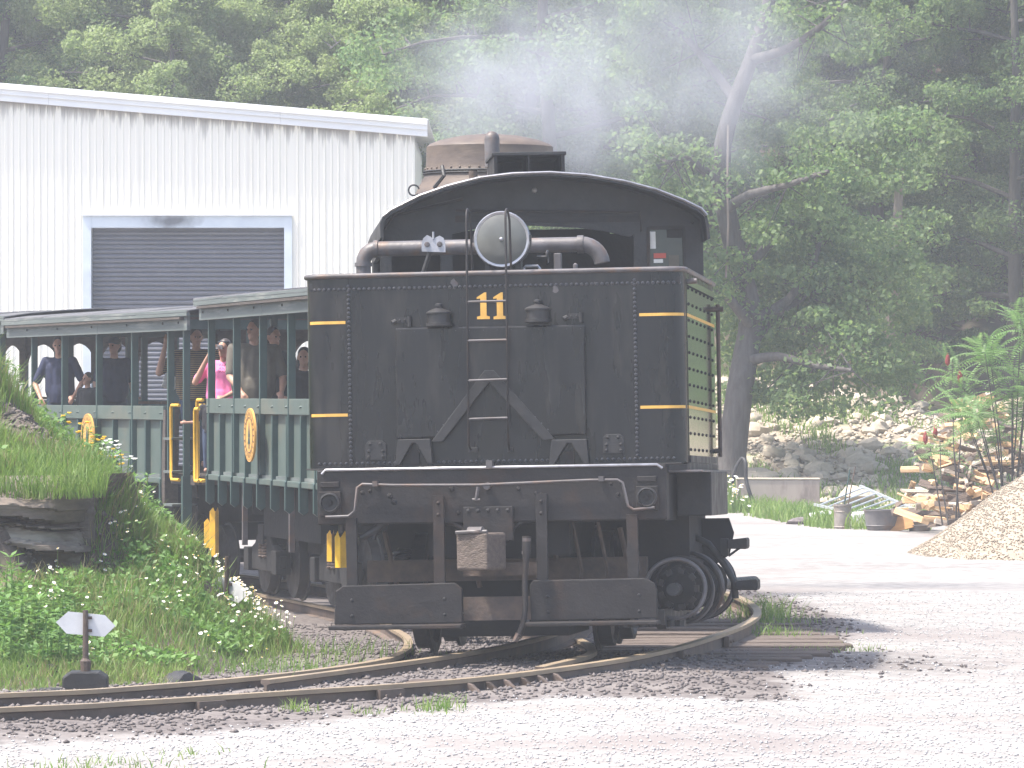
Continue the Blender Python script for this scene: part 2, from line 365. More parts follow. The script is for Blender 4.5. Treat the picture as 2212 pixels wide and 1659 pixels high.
gm, GX, GY = grid_mesh('ground', axis([(-180,-60,20),(-60,-10,2),(-10,12,.16),(12,60,2),(60,180,20)]),
                       axis([(-40,18,4),(18,48,.16),(48,80,.5),(80,120,2),(120,250,10)]), ground_z, ground_material())
at = gm.attributes.new("cinder", 'FLOAT', 'POINT'); at.data.foreach_set("value", cinder_and_patch_mask(GX, GY).ravel().astype(np.float32))
link('ground', gm, kind='structure')

# ---- hillside behind the yard and the bank of creek stones
def hill_z(X, Y):
    X = np.asarray(X, float); Y = np.asarray(Y, float)
    foot = 104+6*vnoise(X, 0*X, .05, 2)
    z = -.6+np.maximum(0, Y-foot)*.62
    return z+1.6*(vnoise(X, Y, .12, 4)-.5)*sstep(Y, foot, foot+14)+.5*(vnoise(X, Y, .5, 7)-.5)*sstep(Y, foot-4, foot+5)
hm, _, _ = grid_mesh('hillside', axis([(-150,-30,6),(-30,40,.9),(40,150,6)]), axis([(98,130,.8),(130,190,4)]), hill_z, M['litter'])
link('hillside', hm, kind='structure')
def stone_bank_z(X, Y):
    X = np.asarray(X, float); Y = np.asarray(Y, float)
    # rises to the left and away behind the concrete block
    up = sstep(Y, 82, 101)
    side = sstep(14.5-X, 0, 9.5)
    z = ground_z(X, Y)-.25+up*(.75+2.0*side)+.18*(vnoise(X, Y, .9, 9)-.5)*up
    r = up*sstep(X, 9, 13)*1.5
    return z+r*sstep(Y, 86, 100)
sm, _, _ = grid_mesh('stony_bank', axis([(1.0,19,.3)]), axis([(78,108,.35)]), stone_bank_z,
    mat('stony_soil_and_grass', (.36,.30,.235), (.25,.205,.15), 3, .95, bump=.8, c3=(.17,.21,.075), scale3=.55, coords='World'))
link('stony_bank', sm, kind='structure')

# ---- grassy cut bank at the left
def bank_z(X, Y):
    X = np.asarray(X, float); Y = np.asarray(Y, float)
    toe = np.interp(Y, [28,34,38,40,42,44,49,57,66,75], [-3.9,-2.2,-1.6,-1.85,-2.3,-2.55,-3.2,-4.9,-8.0,-12])
    w = toe-X
    n = .22*(vnoise(X, Y, .9, 5)-.5)+.10*(vnoise(X, Y, 2.7, 6)-.5)
    h1 = np.interp(w, [-1,0,.5,1.2,1.9,2.5,3.0,3.7,5,9], [-1.2,-.22,.1,.75,1.3,1.85,2.35,2.75,3.2,4.2])
    df = 31.7+(X+3.42)*.95+.45
    v = Y-df
    rock = 1-sstep(X, -3.35, -2.95)
    h2r = np.interp(v, [-1,0,2,4.2,4.7,4.95,5.15,6.5,8.5,11,16], [-.5,-.24,.0,.28,.42,.85,1.2,1.5,2.3,3.2,4])
    h2s = np.interp(v, [-1,0,1.5,3,4.5,6,8,11,16], [-.5,-.24,-.05,.2,.5,.85,1.6,2.6,4])
    h2 = h2r*rock+h2s*(1-rock)
    lim = np.interp(Y, [43,47,52,75], [9,2.6,1.5,1.0])
    h = np.minimum(np.minimum(h1, h2), lim); n = n+.12*(vnoise(X, Y, 5.5, 15)-.5)
    return h+n*sstep(h, -.25, .4)+(ground_z(X, Y)+.145)*(1-sstep(h, -.1, .9))
bm_, _, _ = grid_mesh('grassy_bank', axis([(-14,-7,.4),(-7,-1,.09)]), axis([(28.5,46,.09),(46,76,.8)]), bank_z, M['earth'])
link('grassy_bank', bm_, kind='structure')

# ================================================================ track
RAILP = [(-.07,-.15),(.07,-.15),(.07,-.135),(.012,-.12),(.012,-.04),(.036,-.03),(.036,0),(-.036,0),(-.036,-.03),(-.012,-.04),(-.012,-.12),(-.07,-.135)]
def rail_mesh(mb, c, scale=1.0):
    n = len(RAILP); vs = []; k = len(c)
    for i, p in enumerate(c):
        t = (c[min(i+1, k-1)]-c[max(i-1, 0)]); t.z = 0; t.normalize(); s_ = Vector((t.y, -t.x, 0))
        for u, v in RAILP: vs.append(p+s_*u*scale+Vector((0, 0, v)))
    fs = []; mi = []
    for i in range(k-1):
        for j in range(n):
            fs.append((i*n+j, i*n+(j+1) % n, (i+1)*n+(j+1) % n, (i+1)*n+j)); mi.append(1 if j in (5, 6, 7) else 0)
    o = len(mb.v); mb.v.extend(vs)
    for f, q in zip(fs, mi): mb.f.append(tuple(a+o for a in f)); mb.mi.append(q)
    mb.f.append(tuple(range(o, o+n))); mb.mi.append(0); mb.f.append(tuple(range(o+(k-1)*n, o+k*n))); mb.mi.append(0)
track = thing('railway_track', 'rusty railway switch track curving out of the yard under the locomotive', 'railway track', (0, 32, -.15))
TT = Matrix.Translation((0, -32, .15))
for c in (near_rail, left_rail, point_rail, inner_rail):
    mb = MB(); rail_mesh(mb, c); mb.build('rail', [M['rail'], M['railtop']], track, T=TT)
# cross ties: long switch ties standing out to the right of the outer rail
for i in range(26):
    y = 34.6+i*.36; q = min(near_rail, key=lambda p: abs(p.y-y)); rx = q.x
    out = np.interp(y, [34.6,36,38,40,41.5,44], [.4,.75,1.0,.95,.55,.4])+random.uniform(-.06,.06)
    mb = MB(); mb.box(-1.1, out, -.12, .12, -.17, 0)
    T = TT @ Matrix.Translation((rx, y, -.125+random.uniform(-.012,.012))) @ Matrix.Rotation(R(random.uniform(-1.5,1.5)), 4, 'Z') @ Matrix.Rotation(R(random.uniform(-.6,.6)), 4, 'Y')
    mb.build('tie', M['tie'], track, T=T, bev=.012)
for i in range(18):                                     # ties along the near straight, almost buried in cinders
    s = i/17; x = -6.2+5.6*s; q = min(near_front, key=lambda p: abs(p.x-x)); y = q.y
    T = TT @ Matrix.Translation((q.x, y+.6, -.165+random.uniform(-.01,.008))) @ Matrix.Rotation(R(-58+random.uniform(-2,2)+18*s), 4, 'Z')
    MB().box(-1.15, 1.15, -.11, .11, -.15, 0).build('tie', M['tie'], track, T=T, bev=.012)
for i, (px, d0) in enumerate([(345, .62), (820, .95)]):  # tie blocks and a filler between the rails
    q = min(near_front, key=lambda p: abs(p.x-(px-1106)*31.2/F)); 
    T = TT @ Matrix.Translation((q.x+.25, q.y+d0, -.06)) @ Matrix.Rotation(R(-8), 4, 'Z')
    MB().box(-.11, .11, -.14, .14, -.09, .03).build('rail_chair', M['rusty'], track, T=T, bev=.01)
for i in range(8):                                      # cast rail braces along the outside of the near rail
    x = -.36+i*.088; q = min(near_front, key=lambda p: abs(p.x-x)); j = near_rail.index(q)
    t = (near_rail[j+1]-near_rail[j-1]).normalized(); a = math.atan2(t.y, t.x)
    T = TT @ Matrix.Translation((q.x, q.y, -.145)) @ Matrix.Rotation(a, 4, 'Z')
    mb = MB(); mb.prism([(-.04,0),(-.20,0),(-.18,.02),(-.075,.105),(-.04,.115)], -.02, .02, 'yz'); mb.prism([(-.04,0),(-.20,0),(-.2,.018),(-.04,.018)], .02, .05, 'yz')
    mb.build('rail_brace', M['rail'], track, T=T, bev=.006)
for x in (1.33, 1.78, -2.1, -.9):
    q = min(near_front, key=lambda p: abs(p.x-x)); j = near_rail.index(q); t = (near_rail[j+1]-near_rail[j-1]).normalized()
    T = TT @ Matrix.Translation((q.x, q.y, -.15)) @ Matrix.Rotation(math.atan2(t.y, t.x), 4, 'Z')
    mb = MB(); mb.box(-.12, .12, -.07, -.03, .03, .12)
    for k in (-.07, .07): mb.tube([(k,-.09,.075),(k,-.03,.075)], .014, 6)
    mb.build('joint_bar', M['rail'], track, T=T)

# ---- two switch stands with arrow-ended targets
def switch_stand(loc, yaw, lean, s, label, tz=.74, mh=.95):
    t = thing('switch_stand', label, 'switch stand', loc, (0, 0, R(yaw)), 'switch stands beside the track')
    mb = MB(); mb.prism([(-.16,0),(.16,0),(.16,.13),(.10,.17),(-.10,.17),(-.16,.13)], -.13, .13, 'xz'); mb.box(-.35,-.16,-.08,.08,.0,.05)
    mb.build('base', M['black'], t, bev=.012)
    mb = MB(); mb.lathe([(.035,.17),(.04,.24),(.022,.26),(.018,mh*s)], 10); mb.build('mast', M['rusty'], t)
    z = tz*s; w = .21*s; h = .08*s
    T = Matrix.Translation((0,.022,z)) @ Matrix.Rotation(R(lean), 4, 'Y')
    MB().prism([(-w,0),(-w*.62,h),(w*.62,h*.9),(w,0),(w*.66,-h),(-w*.62,-h*.95)], -.005, .005, 'xz', T=T).build('target', M['white_sign'], t)
    for k in (.045,-.045): MB().box(-.012,.045,.0,.016,z+k-.01,z+k+.01).build('clamp', M['rusty'], t)
    return t
p = W(185, 1478, 32.7); switch_stand((p.x, p.y, -.13), 3, 4, 1.0, 'switch stand with white arrow-ended target in the grass beside a black iron lump', .50, .60)
p = W(490, 1300, 38.0); switch_stand((p.x, p.y, -.02), -38, 14, .95, 'switch stand with tilted white target beside the rail below the passenger car', .43, .72)
for (px, sc_) in ((68, 1.0), (112, 1.25)):
    p = W(px, 1478, 33.6); t = MB(); 
    t.lathe([(.07*sc_,0),(.065*sc_,.07),(.03,.09),(.03,.13),(.055,.14),(.05,.19),(.015,.2)], 9, (0,0,0)); t.box(-.09,.09,-.05,.05,0,.05)
    o = t.build('throw_rod_lug', M['black']); o.location = (p.x, p.y, -.16)
    tag(o, 'small black iron switch lug on the ground beside the white-targeted switch stand', 'switch lug', 'switch lugs beside the stand')

# ================================================================ the shed
SD = 92.0
def sx(px): return (px-1106)*SD/F
def sz(py): return CAM_Z-(py-850)*SD/F
shed = thing('metal_shed', 'big white corrugated metal shed with a grey roller door', 'shed', (-14, SD, -.6))
TS = Matrix.Translation((14, -SD, .6))
XL, XR = -23.0, sx(893)
slope = (sz(283)-sz(208))/(sx(893)-sx(0))
def rake(x): return sz(290)+(x-XR)*slope
dl, dr, dt = sx(180), sx(631), sz(466)
# ribbed cladding: narrow vertical panels with raised ribs, above and beside the doorway
def clad(x0, x1, zb):
    pts = []; x = x0; k = 0
    while x < x1-.005:
        w = (.10, .035, .10, .035)[k % 4]; d = (0, -.016, 0, -.011)[k % 4]
        pts.append((x, d)); x = min(x+w, x1); pts.append((x-.012 if x < x1 else x1, d)); k += 1
    mb = MB(); vs = []; fs = []
    for (x, d) in pts: vs += [(x, SD+d, zb), (x, SD+d, rake(x)-.02)]
    pts.append((x1+.03, pts[-1][1]+.004)); vs += [(pts[-1][0], SD+pts[-1][1], zb), (pts[-1][0], SD+pts[-1][1], rake(x1)-.02)]
    fs = [(2*i, 2*i+2, 2*i+3, 2*i+1) for i in range(len(pts)-1)]
    mb.add(vs, fs); return mb
PW = 1.08
def panels(a, b, zb):
    x = a
    while x < b-.02:
        e = min(x+PW, b); clad(x, e, zb).build('wall_panel', M['wallw'], shed, T=TS); x = e
panels(XL, dl, -.6); panels(dl, dr, dt+.01); panels(dr, XR, -.6)
mb = MB(); mb.box(XL, dl-.02, SD+.05, SD+.2, -.6, rake(dl)-.3); mb.box(dr+.02, XR-.02, SD+.05, SD+.2, -.6, rake(XR)-.3); mb.box(dl, dr, SD+.05, SD+.2, dt+.02, rake(dr)-.3)
mb.box(XR-.17, XR-.03, SD+.2, SD+13, -.6, rake(XR)-.15); mb.build('inner_wall', M['wallw'], shed, T=TS)
mb = MB(); vs = []; fs = []                            # side wall facing right
for i in range(82):
    y = SD+.01+i*.16; d = (0, .03)[i % 2]; vs += [(XR+d, y, -.6), (XR+d, y, rake(XR)-.05)]
mb.add(vs, [(2*i, 2*i+2, 2*i+3, 2*i+1) for i in range(81)]); mb.build('side_wall', M['wallw'], shed, T=TS)
mb = MB()
seg = 4.6; x = XL
while x < XR+.25:
    e = min(x+seg, XR+.28)
    m2 = MB()
    for (a0, a1, yy) in ((-.03,.10,-.14),(.10,.20,-.19),(.20,.30,-.24)):
        m2.add([(x+.004,SD+yy,rake(x)+a0),(e,SD+yy,rake(e)+a0),(e,SD+yy,rake(e)+a1),(x+.004,SD+yy,rake(x)+a1),(x+.004,SD+.05,rake(x)+a0),(e,SD+.05,rake(e)+a0),(e,SD+.05,rake(e)+a1),(x+.004,SD+.05,rake(x)+a1)],
               [(0,1,2,3),(4,7,6,5),(0,4,5,1),(2,6,7,3),(0,3,7,4),(1,5,6,2)])
    m2.build('rake_trim', M['trimw'], shed, T=TS); x = e
mb = MB(); mb.add([(XL,SD-.2,rake(XL)+.32),(XR+.3,SD-.2,rake(XR+.3)+.32),(XR+.3,SD+13,rake(XR+.3)+.32),(XL,SD+13,rake(XL)+.32),(XL,SD-.2,rake(XL)+.3),(XR+.3,SD-.2,rake(XR+.3)+.3),(XR+.3,SD+13,rake(XR+.3)+.3),(XL,SD+13,rake(XL)+.3)],
       [(0,1,2,3),(4,7,6,5),(0,4,5,1),(1,5,6,2),(2,6,7,3),(3,7,4,0)]); mb.build('roof', M['trimw'], shed, T=TS)
fr = MB(); fw = sx(197)-sx(180)
fr.box(dl, dl+fw, SD-.05, SD+.3, -.6, dt); fr.box(dr-fw, dr, SD-.05, SD+.3, -.6, dt); fr.box(dl+fw, dr-fw, SD-.04, SD+.3, sz(492), dt)
fro = fr.build('door_frame', M['frameb'], shed, T=TS)
# soot mark left by engine exhaust on the header
def soot_nodes(o_mat, cx, cz, rx, rz):
    nt = o_mat.node_tree; N = nt.nodes; L = nt.links; b = N["Principled BSDF"]; old = b.inputs["Base Color"].links[0].from_socket
    g = N.new("ShaderNodeNewGeometry"); mp = N.new("ShaderNodeMapping"); mp.vector_type = 'POINT'
    mp.inputs["Location"].default_value = (-cx/rx, 0, -cz/rz); mp.inputs["Scale"].default_value = (1/rx, 0, 1/rz)
    L.new(g.outputs["Position"], mp.inputs[0]); ln = N.new("ShaderNodeVectorMath"); ln.operation = 'LENGTH'; L.new(mp.outputs[0], ln.inputs[0])
    nz = N.new("ShaderNodeTexNoise"); nz.inputs["Scale"].default_value = 4; nz.inputs["Detail"].default_value = 5; L.new(g.outputs["Position"], nz.inputs[0])
    ad = N.new("ShaderNodeMath"); ad.operation = 'ADD'; L.new(ln.outputs["Value"], ad.inputs[0]); L.new(nz.outputs[0], ad.inputs[1])
    mr = N.new("ShaderNodeMapRange"); mr.inputs[1].default_value = .65; mr.inputs[2].default_value = 1.4; mr.inputs[3].default_value = .85; mr.inputs[4].default_value = 0
    L.new(ad.outputs[0], mr.inputs[0]); x = N.new("ShaderNodeMix"); x.data_type = 'RGBA'; x.inputs[7].default_value = (.06,.06,.07,1)
    L.new(mr.outputs[0], x.inputs[0]); L.new(old, x.inputs[6]); L.new(x.outputs[2], b.inputs["Base Color"])
soot_nodes(M['frameb'], sx(375), sz(478), .75, .22)
# grime running down from under the trim
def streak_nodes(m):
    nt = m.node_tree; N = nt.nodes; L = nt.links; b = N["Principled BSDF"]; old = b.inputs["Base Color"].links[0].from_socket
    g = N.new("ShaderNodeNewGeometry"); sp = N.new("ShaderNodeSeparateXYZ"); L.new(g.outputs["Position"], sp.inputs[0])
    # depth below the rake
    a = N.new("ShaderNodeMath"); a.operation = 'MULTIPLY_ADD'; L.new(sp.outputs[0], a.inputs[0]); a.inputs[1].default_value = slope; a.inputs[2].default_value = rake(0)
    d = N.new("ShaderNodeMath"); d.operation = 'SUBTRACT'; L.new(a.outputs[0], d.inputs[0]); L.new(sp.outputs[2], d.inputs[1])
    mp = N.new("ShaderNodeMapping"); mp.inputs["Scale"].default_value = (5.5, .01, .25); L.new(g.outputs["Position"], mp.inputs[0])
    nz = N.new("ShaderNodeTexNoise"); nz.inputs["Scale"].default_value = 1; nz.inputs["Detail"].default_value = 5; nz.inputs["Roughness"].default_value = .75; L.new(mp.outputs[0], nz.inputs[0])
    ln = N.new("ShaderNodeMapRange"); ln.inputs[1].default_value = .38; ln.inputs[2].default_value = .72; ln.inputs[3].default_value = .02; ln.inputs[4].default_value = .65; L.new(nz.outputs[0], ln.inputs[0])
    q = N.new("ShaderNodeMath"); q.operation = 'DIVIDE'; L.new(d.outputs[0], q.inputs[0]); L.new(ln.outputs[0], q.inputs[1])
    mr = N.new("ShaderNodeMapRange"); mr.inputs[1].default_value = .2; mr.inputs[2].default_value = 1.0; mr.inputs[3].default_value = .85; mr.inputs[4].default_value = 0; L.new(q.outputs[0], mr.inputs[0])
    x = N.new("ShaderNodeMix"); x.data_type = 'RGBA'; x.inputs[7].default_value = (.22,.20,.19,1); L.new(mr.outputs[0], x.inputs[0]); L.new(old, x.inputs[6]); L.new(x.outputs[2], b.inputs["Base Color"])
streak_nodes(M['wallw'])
door = MB().box(dl+fw, dr-fw, SD+.26, SD+.3, -.6, sz(492)).build('roller_door', M['door'], shed, T=TS)
n = 0; z = -.55
while z < sz(492)-.05:
    mb = MB(); mb.prism([(SD+.262,z),(SD+.215,z+.012),(SD+.20,z+.045),(SD+.225,z+.075),(SD+.262,z+.086)], dl+fw+.02, dr-fw-.02, 'yz')
    mb.build('slat', M['door'], door, T=TS, smooth=50); z += .092
mb = MB(); mb.box(dl-.03, dr+.03, SD-.09, SD-.03, dt, dt+.04); mb.build('drip_edge', M['trimw'], shed, T=TS)

# ================================================================ the locomotive
S = 281.0; ca, sa = math.cos(R(1.1)), math.sin(R(1.1))
def TP(px, py):                                        # tender's own plane: metres from the middle of the track, metres above rail
    dx, dz = (px-1083)/S, (1412-py)/S
    return dx*ca+dz*sa, -dx*sa+dz*ca
loco_T = Matrix.Translation((-.10, 35.6, 0)) @ Matrix.Rotation(R(-7), 4, 'Z') @ Matrix.Rotation(R(-1.1), 4, 'X') @ Matrix.Rotation(R(-1.1), 4, 'Y')
loco = thing('steam_locomotive', 'black steam locomotive number 11 seen from behind its riveted tender tank', 'locomotive')
loco.matrix_world = loco_T
M['rivet'] = mat('highlight_lightened_rivets', (.045,.045,.05), (.03,.03,.034), 9, .3, coat=.3)  # rivets coloured lighter than the tank to stand in for their highlights
def LB(mb, name, m, parent=None, **k): return mb.build(name, m, parent or loco, **k)
def rivet(mb, p, r=.011, ax=(0,-1,0)):
    a = Vector(ax); u = a.orthogonal().normalized(); v = a.cross(u); p = Vector(p); n = 6; vs = []
    for (rr, h) in ((1, 0), (.75, .55)):
        for k in range(n): vs.append(p+(u*math.cos(2*math.pi*k/n)+v*math.sin(2*math.pi*k/n))*r*rr+a*h*r)
    vs.append(p+a*r*.8)
    mb.add(vs, [(k, (k+1) % n, n+(k+1) % n, n+k) for k in range(n)]+[(n+k, n+(k+1) % n, 2*n) for k in range(n)])
zt, zb, hw, TL = 2.93, 1.445, 1.475, 2.85
def rrect(hw_, y0, y1, r, n=8):
    pts = []
    for k in range(n+1):
        a = math.pi+math.pi/2*k/n; pts.append((-hw_+r+r*math.cos(a), y0+r+r*math.sin(a)))
    for k in range(n+1):
        a = -math.pi/2+math.pi/2*k/n; pts.append((hw_-r+r*math.cos(a), y0+r+r*math.sin(a)))
    return pts+[(hw_, y1), (-hw_, y1)]
LB(MB().prism(rrect(hw, 0, TL, .17), zb, zt-.06, 'xy'), 'tank', M['paint_black'], smooth=30)
mb = MB(); o1 = rrect(hw, 0, TL, .17); o2 = rrect(hw-.015, .015, TL, .16); n = len(o1)
mb.add([(x, y, zt-.06) for x, y in o1]+[(x, y, zt) for x, y in o1]+[(x, y, zt) for x, y in o2]+[(x, y, zt-.06) for x, y in o2],
       [(k, k+1, n+k+1, n+k) for k in range(n-1)]+[(n+k, n+k+1, 2*n+k+1, 2*n+k) for k in range(n-1)]+[(2*n+k, 2*n+k+1, 3*n+k+1, 3*n+k) for k in range(n-1)])
cm_ = LB(mb, 'coaming', M['paint_black'], smooth=30)
mb = MB(); mb.tube([(x*1.004, y-.006, zt) for x, y in o1[:-1]]+[(hw+.004, TL, zt)], .02, 8)
mb.tube([(-hw-.004, TL, zt), (o1[0][0]-.004, o1[0][1], zt)], .02, 8); LB(mb, 'rim_bead', M['pipe'], cm_, smooth=60)
# polished side sheet on the right
mb = MB(); mb.box(hw+.002, hw+.006, .2, TL-.01, zb+.01, zt-.065)
sidep = LB(mb, 'side_sheet', M['side_black'])
mb = MB()
for i in range(7):
    for k in range(11): rivet(mb, (hw+.006, .32+i*.38, zb+.1+k*.125), .014, (1,0,0))
for k in range(24): rivet(mb, (hw+.006, .24+k*.11, zb+.03), .009, (1,0,0))
for k in range(24): rivet(mb, (hw+.006, .24+k*.11, zt-.12), .009, (1,0,0))
LB(mb, 'side_rivets', M['soot'], sidep, kind='stuff')
mb = MB(); mb.box(hw-.004, hw+.02, .05, TL, zb-.055, zb-.003); mb.box(hw+.003, hw+.016, .19, TL, zb+.0, zb+.055); LB(mb, 'side_angle_iron', M['black'])
# lining stripes
for (a, b) in (((664,697),(745,696)), ((668,899),(751,896)), ((1386,680),(1458,679)), ((1389,879),(1460,879))):
    (x0, z0), (x1, z1) = TP(*a), TP(*b); 
    mb = MB(); zc = (z0+z1)/2; h = .0115
    xs = np.linspace(max(x0, -hw+.004), min(x1, hw-.004), 24) if x0 < 0 else np.linspace(x0, hw-.001, 24)
    def yy(x):
        e = abs(x)-(hw-.17); return .17-math.sqrt(max(.17**2-max(e,0)**2, 0)) if e > 0 else 0
    vs = []
    for x in xs: vs += [(x, yy(x)-.0045, zc-h), (x, yy(x)-.0045, zc+h)]
    mb.add(vs, [(2*i, 2*i+2, 2*i+3, 2*i+1) for i in range(len(xs)-1)]); LB(mb, 'lining_stripe', M['gold'])
    if x0 > 0:
        LB(MB().box(hw+.006, hw+.009, .17, TL-.02, zc-h, zc+h), 'lining_stripe', M['gold'], sidep)
# rivet rows
mb = MB()
x0, z0 = TP(668, 629); x1, z1 = TP(1476, 606)
for k in range(74): 
    x = -hw+.04+k*(2*hw-.08)/73; rivet(mb, (x, yy(x)-.001, (z0+z1)/2), .0145)
for px in (754.5, 1379):
    xa, _ = TP(px, 800)
    for k in range(40): rivet(mb, (xa, -.001, zb+.06+k*.0345), .0145)
for k in range(66):
    x = -hw+.1+k*(2*hw-.2)/65
    if not any(a < x < b for a, b in ((-.78,-.45),(.44,.76))): rivet(mb, (x, -.001, zb+.035), .0135)
LB(mb, 'rivet_rows', M['rivet'], kind='stuff')
# raised rear plate with the notched foot
def poly(pts): return [TP(*p) for p in pts]
pl = LB(MB().prism(poly([(856,708),(1269,702),(1273,938),(1192,942),(1062,808),(948,946),(860,950)]), -.055, -.002), 'raised_plate', M['paint_black'], bev=.012)
mb = MB()
for k in range(14):
    px = 868+k*30.2; x, z = TP(px, 716-(px-868)*.0145); rivet(mb, (x, -.046, z), .013)
for (a, b, n) in (((1058,812),(950,938),10), ((1066,812),(1190,934),10)):
    for k in range(n):
        t = k/(n-1); off = 6; x, z = TP(a[0]+(b[0]-a[0])*t, a[1]+(b[1]-a[1])*t-off); rivet(mb, (x, -.046, z), .014)
for k in range(6):
    x, z = TP(868+k*14, 941); rivet(mb, (x, -.046, z), .012); x, z = TP(1196+k*14.5, 935); rivet(mb, (x, -.046, z), .012)
LB(mb, 'plate_rivets', M['rivet'], pl, kind='stuff')
for px in (932, 1072): # folded creases in the plate
    x, z = TP(px, 835 if px < 1000 else 760); LB(MB().box(x-.006, x+.006, -.052, -.044, z-(.42 if px < 1000 else .16), z+(.42 if px < 1000 else .16)), 'seam', M['paint_black'], pl, bev=.004)
LB(MB().prism(poly([(1052,800),(1072,800),(1205,948),(1180,952),(1062,826),(960,955),(936,955)]), -.06, -.045), 'v_strap', M['black'], pl, bev=.004)
for sx_ in ((862,936), (1197,1276)):                    # A-shaped foot gussets
    a, b = sx_; c = (a+b)/2
    LB(MB().prism(poly([(a+2,950),(b-2,948),(b,962),(b+4,1002),(b-6,1003),(c+5,958),(c-5,958),(a+6,1006),(a-4,1006),(a,962)]), -.075, -.01), 'gusset', M['black'], bev=.006)
    LB(MB().box(TP(c-9, 985)[0], TP(c+9, 985)[0], -.03, -.004, TP(c, 1003)[1], TP(c, 975)[1]), 'gusset_bracket', M['grime'])
for px, py in ((812, 975), (1330, 960)):               # riveted pads
    x, z = TP(px, py); pad = LB(MB().prism([(x-.075,z-.07),(x+.085,z-.07),(x+.085,z+.055),(x+.055,z+.08),(x-.05,z+.08),(x-.075,z+.055)], -.02, -.003), 'bolted_pad', M['black'], bev=.004)
    mb = MB()
    for u, v in ((-.04,.055),(.04,.055),(-.05,.0),(.06,.0),(-.05,-.045),(.06,-.045)): rivet(mb, (x+u, -.02, z+v), .015)
    LB(mb, 'pad_bolts', M['black'], pad, kind='stuff')
# filler lids and hinges
for px, py in ((953, 703), (1168, 695)):
    x, z = TP(px, py); mb = MB()
    mb.lathe([(.10,-.005),(.10,.02),(.088,.022),(.088,.085),(.1,.088),(.1,.1),(.075,.115),(.03,.13),(.022,.133),(.022,.145),(.03,.15),(.028,.165),(.008,.172)], 20, (x, -.07, z))
    LB(mb, 'washout_cap', M['black'], smooth=35)
for px, py in ((874, 691), (1248, 683)):
    x, z = TP(px, py); mb = MB(); mb.box(x-.055, x+.055, -.03, -.003, z-.018, z+.022); mb.tube([(x-.06,-.028,z-.004),(x-.09,-.04,z-.02)], .018, 8); mb.tube([(x+.045,-.04,z+.03),(x+.045,-.04,z-.05)], .014, 8)
    for u in (-.03,.01,.04): rivet(mb, (x+u, -.03, z), .01)
    LB(mb, 'hinge_bracket', M['black'])
# worn paint chips
for px, py, r in ((984, 612, .035), (1205, 625, .028), (1290, 612, .012)):
    x, z = TP(px, py); pts = [(x+r*random.uniform(.5,1.1)*math.cos(a), z+r*random.uniform(.5,1.3)*math.sin(a)) for a in np.linspace(0, 6.0, 11)]
    LB(MB().prism(pts, -.0035, -.001), 'paint_chip', M['pipe'])
# number
for px in (1047, 1083):
    x, z = TP(px, 660); k = 1/S
    pg = [(-15,28),(-9,28),(7,-29),(7,22),(15,23),(15,28)]
    one = [(-14,29),(14,29),(14,23.5),(7,21.5),(7,-29),(3,-29),(-14,-18.5),(-14,-15),(-6.5,-16),(-6.5,21.5),(-14,23.5)]
    LB(MB().prism([(x+u*k, z-v*k) for u, v in one], -.0045, -.001), 'numeral_one', M['gold'])
# ladder
lad = None; mb = MB()
for px_t, px_b in ((1014, 1021), (1099, 1107)):
    xt, z1 = TP(px_t, 452); xb, z2 = TP(px_b, 972)
    arc = [(xt, -.13, z1-.07), (xt, -.11, z1-.02), (xt, -.06, z1), (xt+.006, -.01, z1-.02), (xt+.012, .02, z1-.08), (xt+.014, .06, zt+.02)]
    mb = MB(); mb.tube([(xb, -.02, z2), (xb, -.10, z2+.02), (xb, -.13, z2+.06)]+arc, .0095, 8)
    o = LB(mb, 'ladder_rail', M['grime'], lad, smooth=60); lad = lad or o
    LB(MB().box(xb-.02, xb+.055 if px_t < 1050 else xb+.02, -.028, -.002, z2-.02, z2+.02), 'ladder_foot', M['black'], lad, bev=.004)
for pl_, pr_ in (((1016,653),(1102,651)), ((1017,737),(1103,735)), ((1018,823),(1104,820)), ((1020,906),(1106,903))):
    a, b = TP(*pl_), TP(*pr_); LB(MB().tube([(a[0],-.13,a[1]),(b[0],-.13,b[1])], .0095, 8), 'rung', M['pipe'], lad, smooth=60)
# headlamp
x, z = TP(1072, 510); mb = MB()
mb.lathe([(.205,-.0),(.214,.015),(.214,.05),(.2,.06),(.2,.30),(.15,.36),(.05,.38)], 36, (x, .42, z), axis='y')
lampo = LB(mb, 'headlamp', M['black'], smooth=35)
mb = MB(); mb.lathe([(.196,.004),(.214,.0),(.222,.012),(.219,.04),(.2,.045)], 36, (x, .42-.01, z), axis='y', caps=False); LB(mb, 'rim', M['bright'], lampo, smooth=40)
mb = MB(); mb.lathe([(.197,.0),(.17,-.012),(.12,-.022),(.06,-.028),(.008,-.03)], 32, (x, .42-.004, z), axis='y'); lo_ = LB(mb, 'lens', M['lens'], lampo, smooth=60)
LB(MB().ball((x, .385, z), .016), 'bulb_tip', M['bright'], lampo)
for q_ in ((x-.14, x-.1, .45, .6, zt-.1, z-.12), (x+.1, x+.14, .45, .6, zt-.1, z-.12), (x+.2, x+.23, .42, .46, z-.02, z+.03), (x-.235, x-.2, .42, .46, z-.02, z+.03)): LB(MB().box(*q_), 'lamp_bracket', M['black'], lampo)
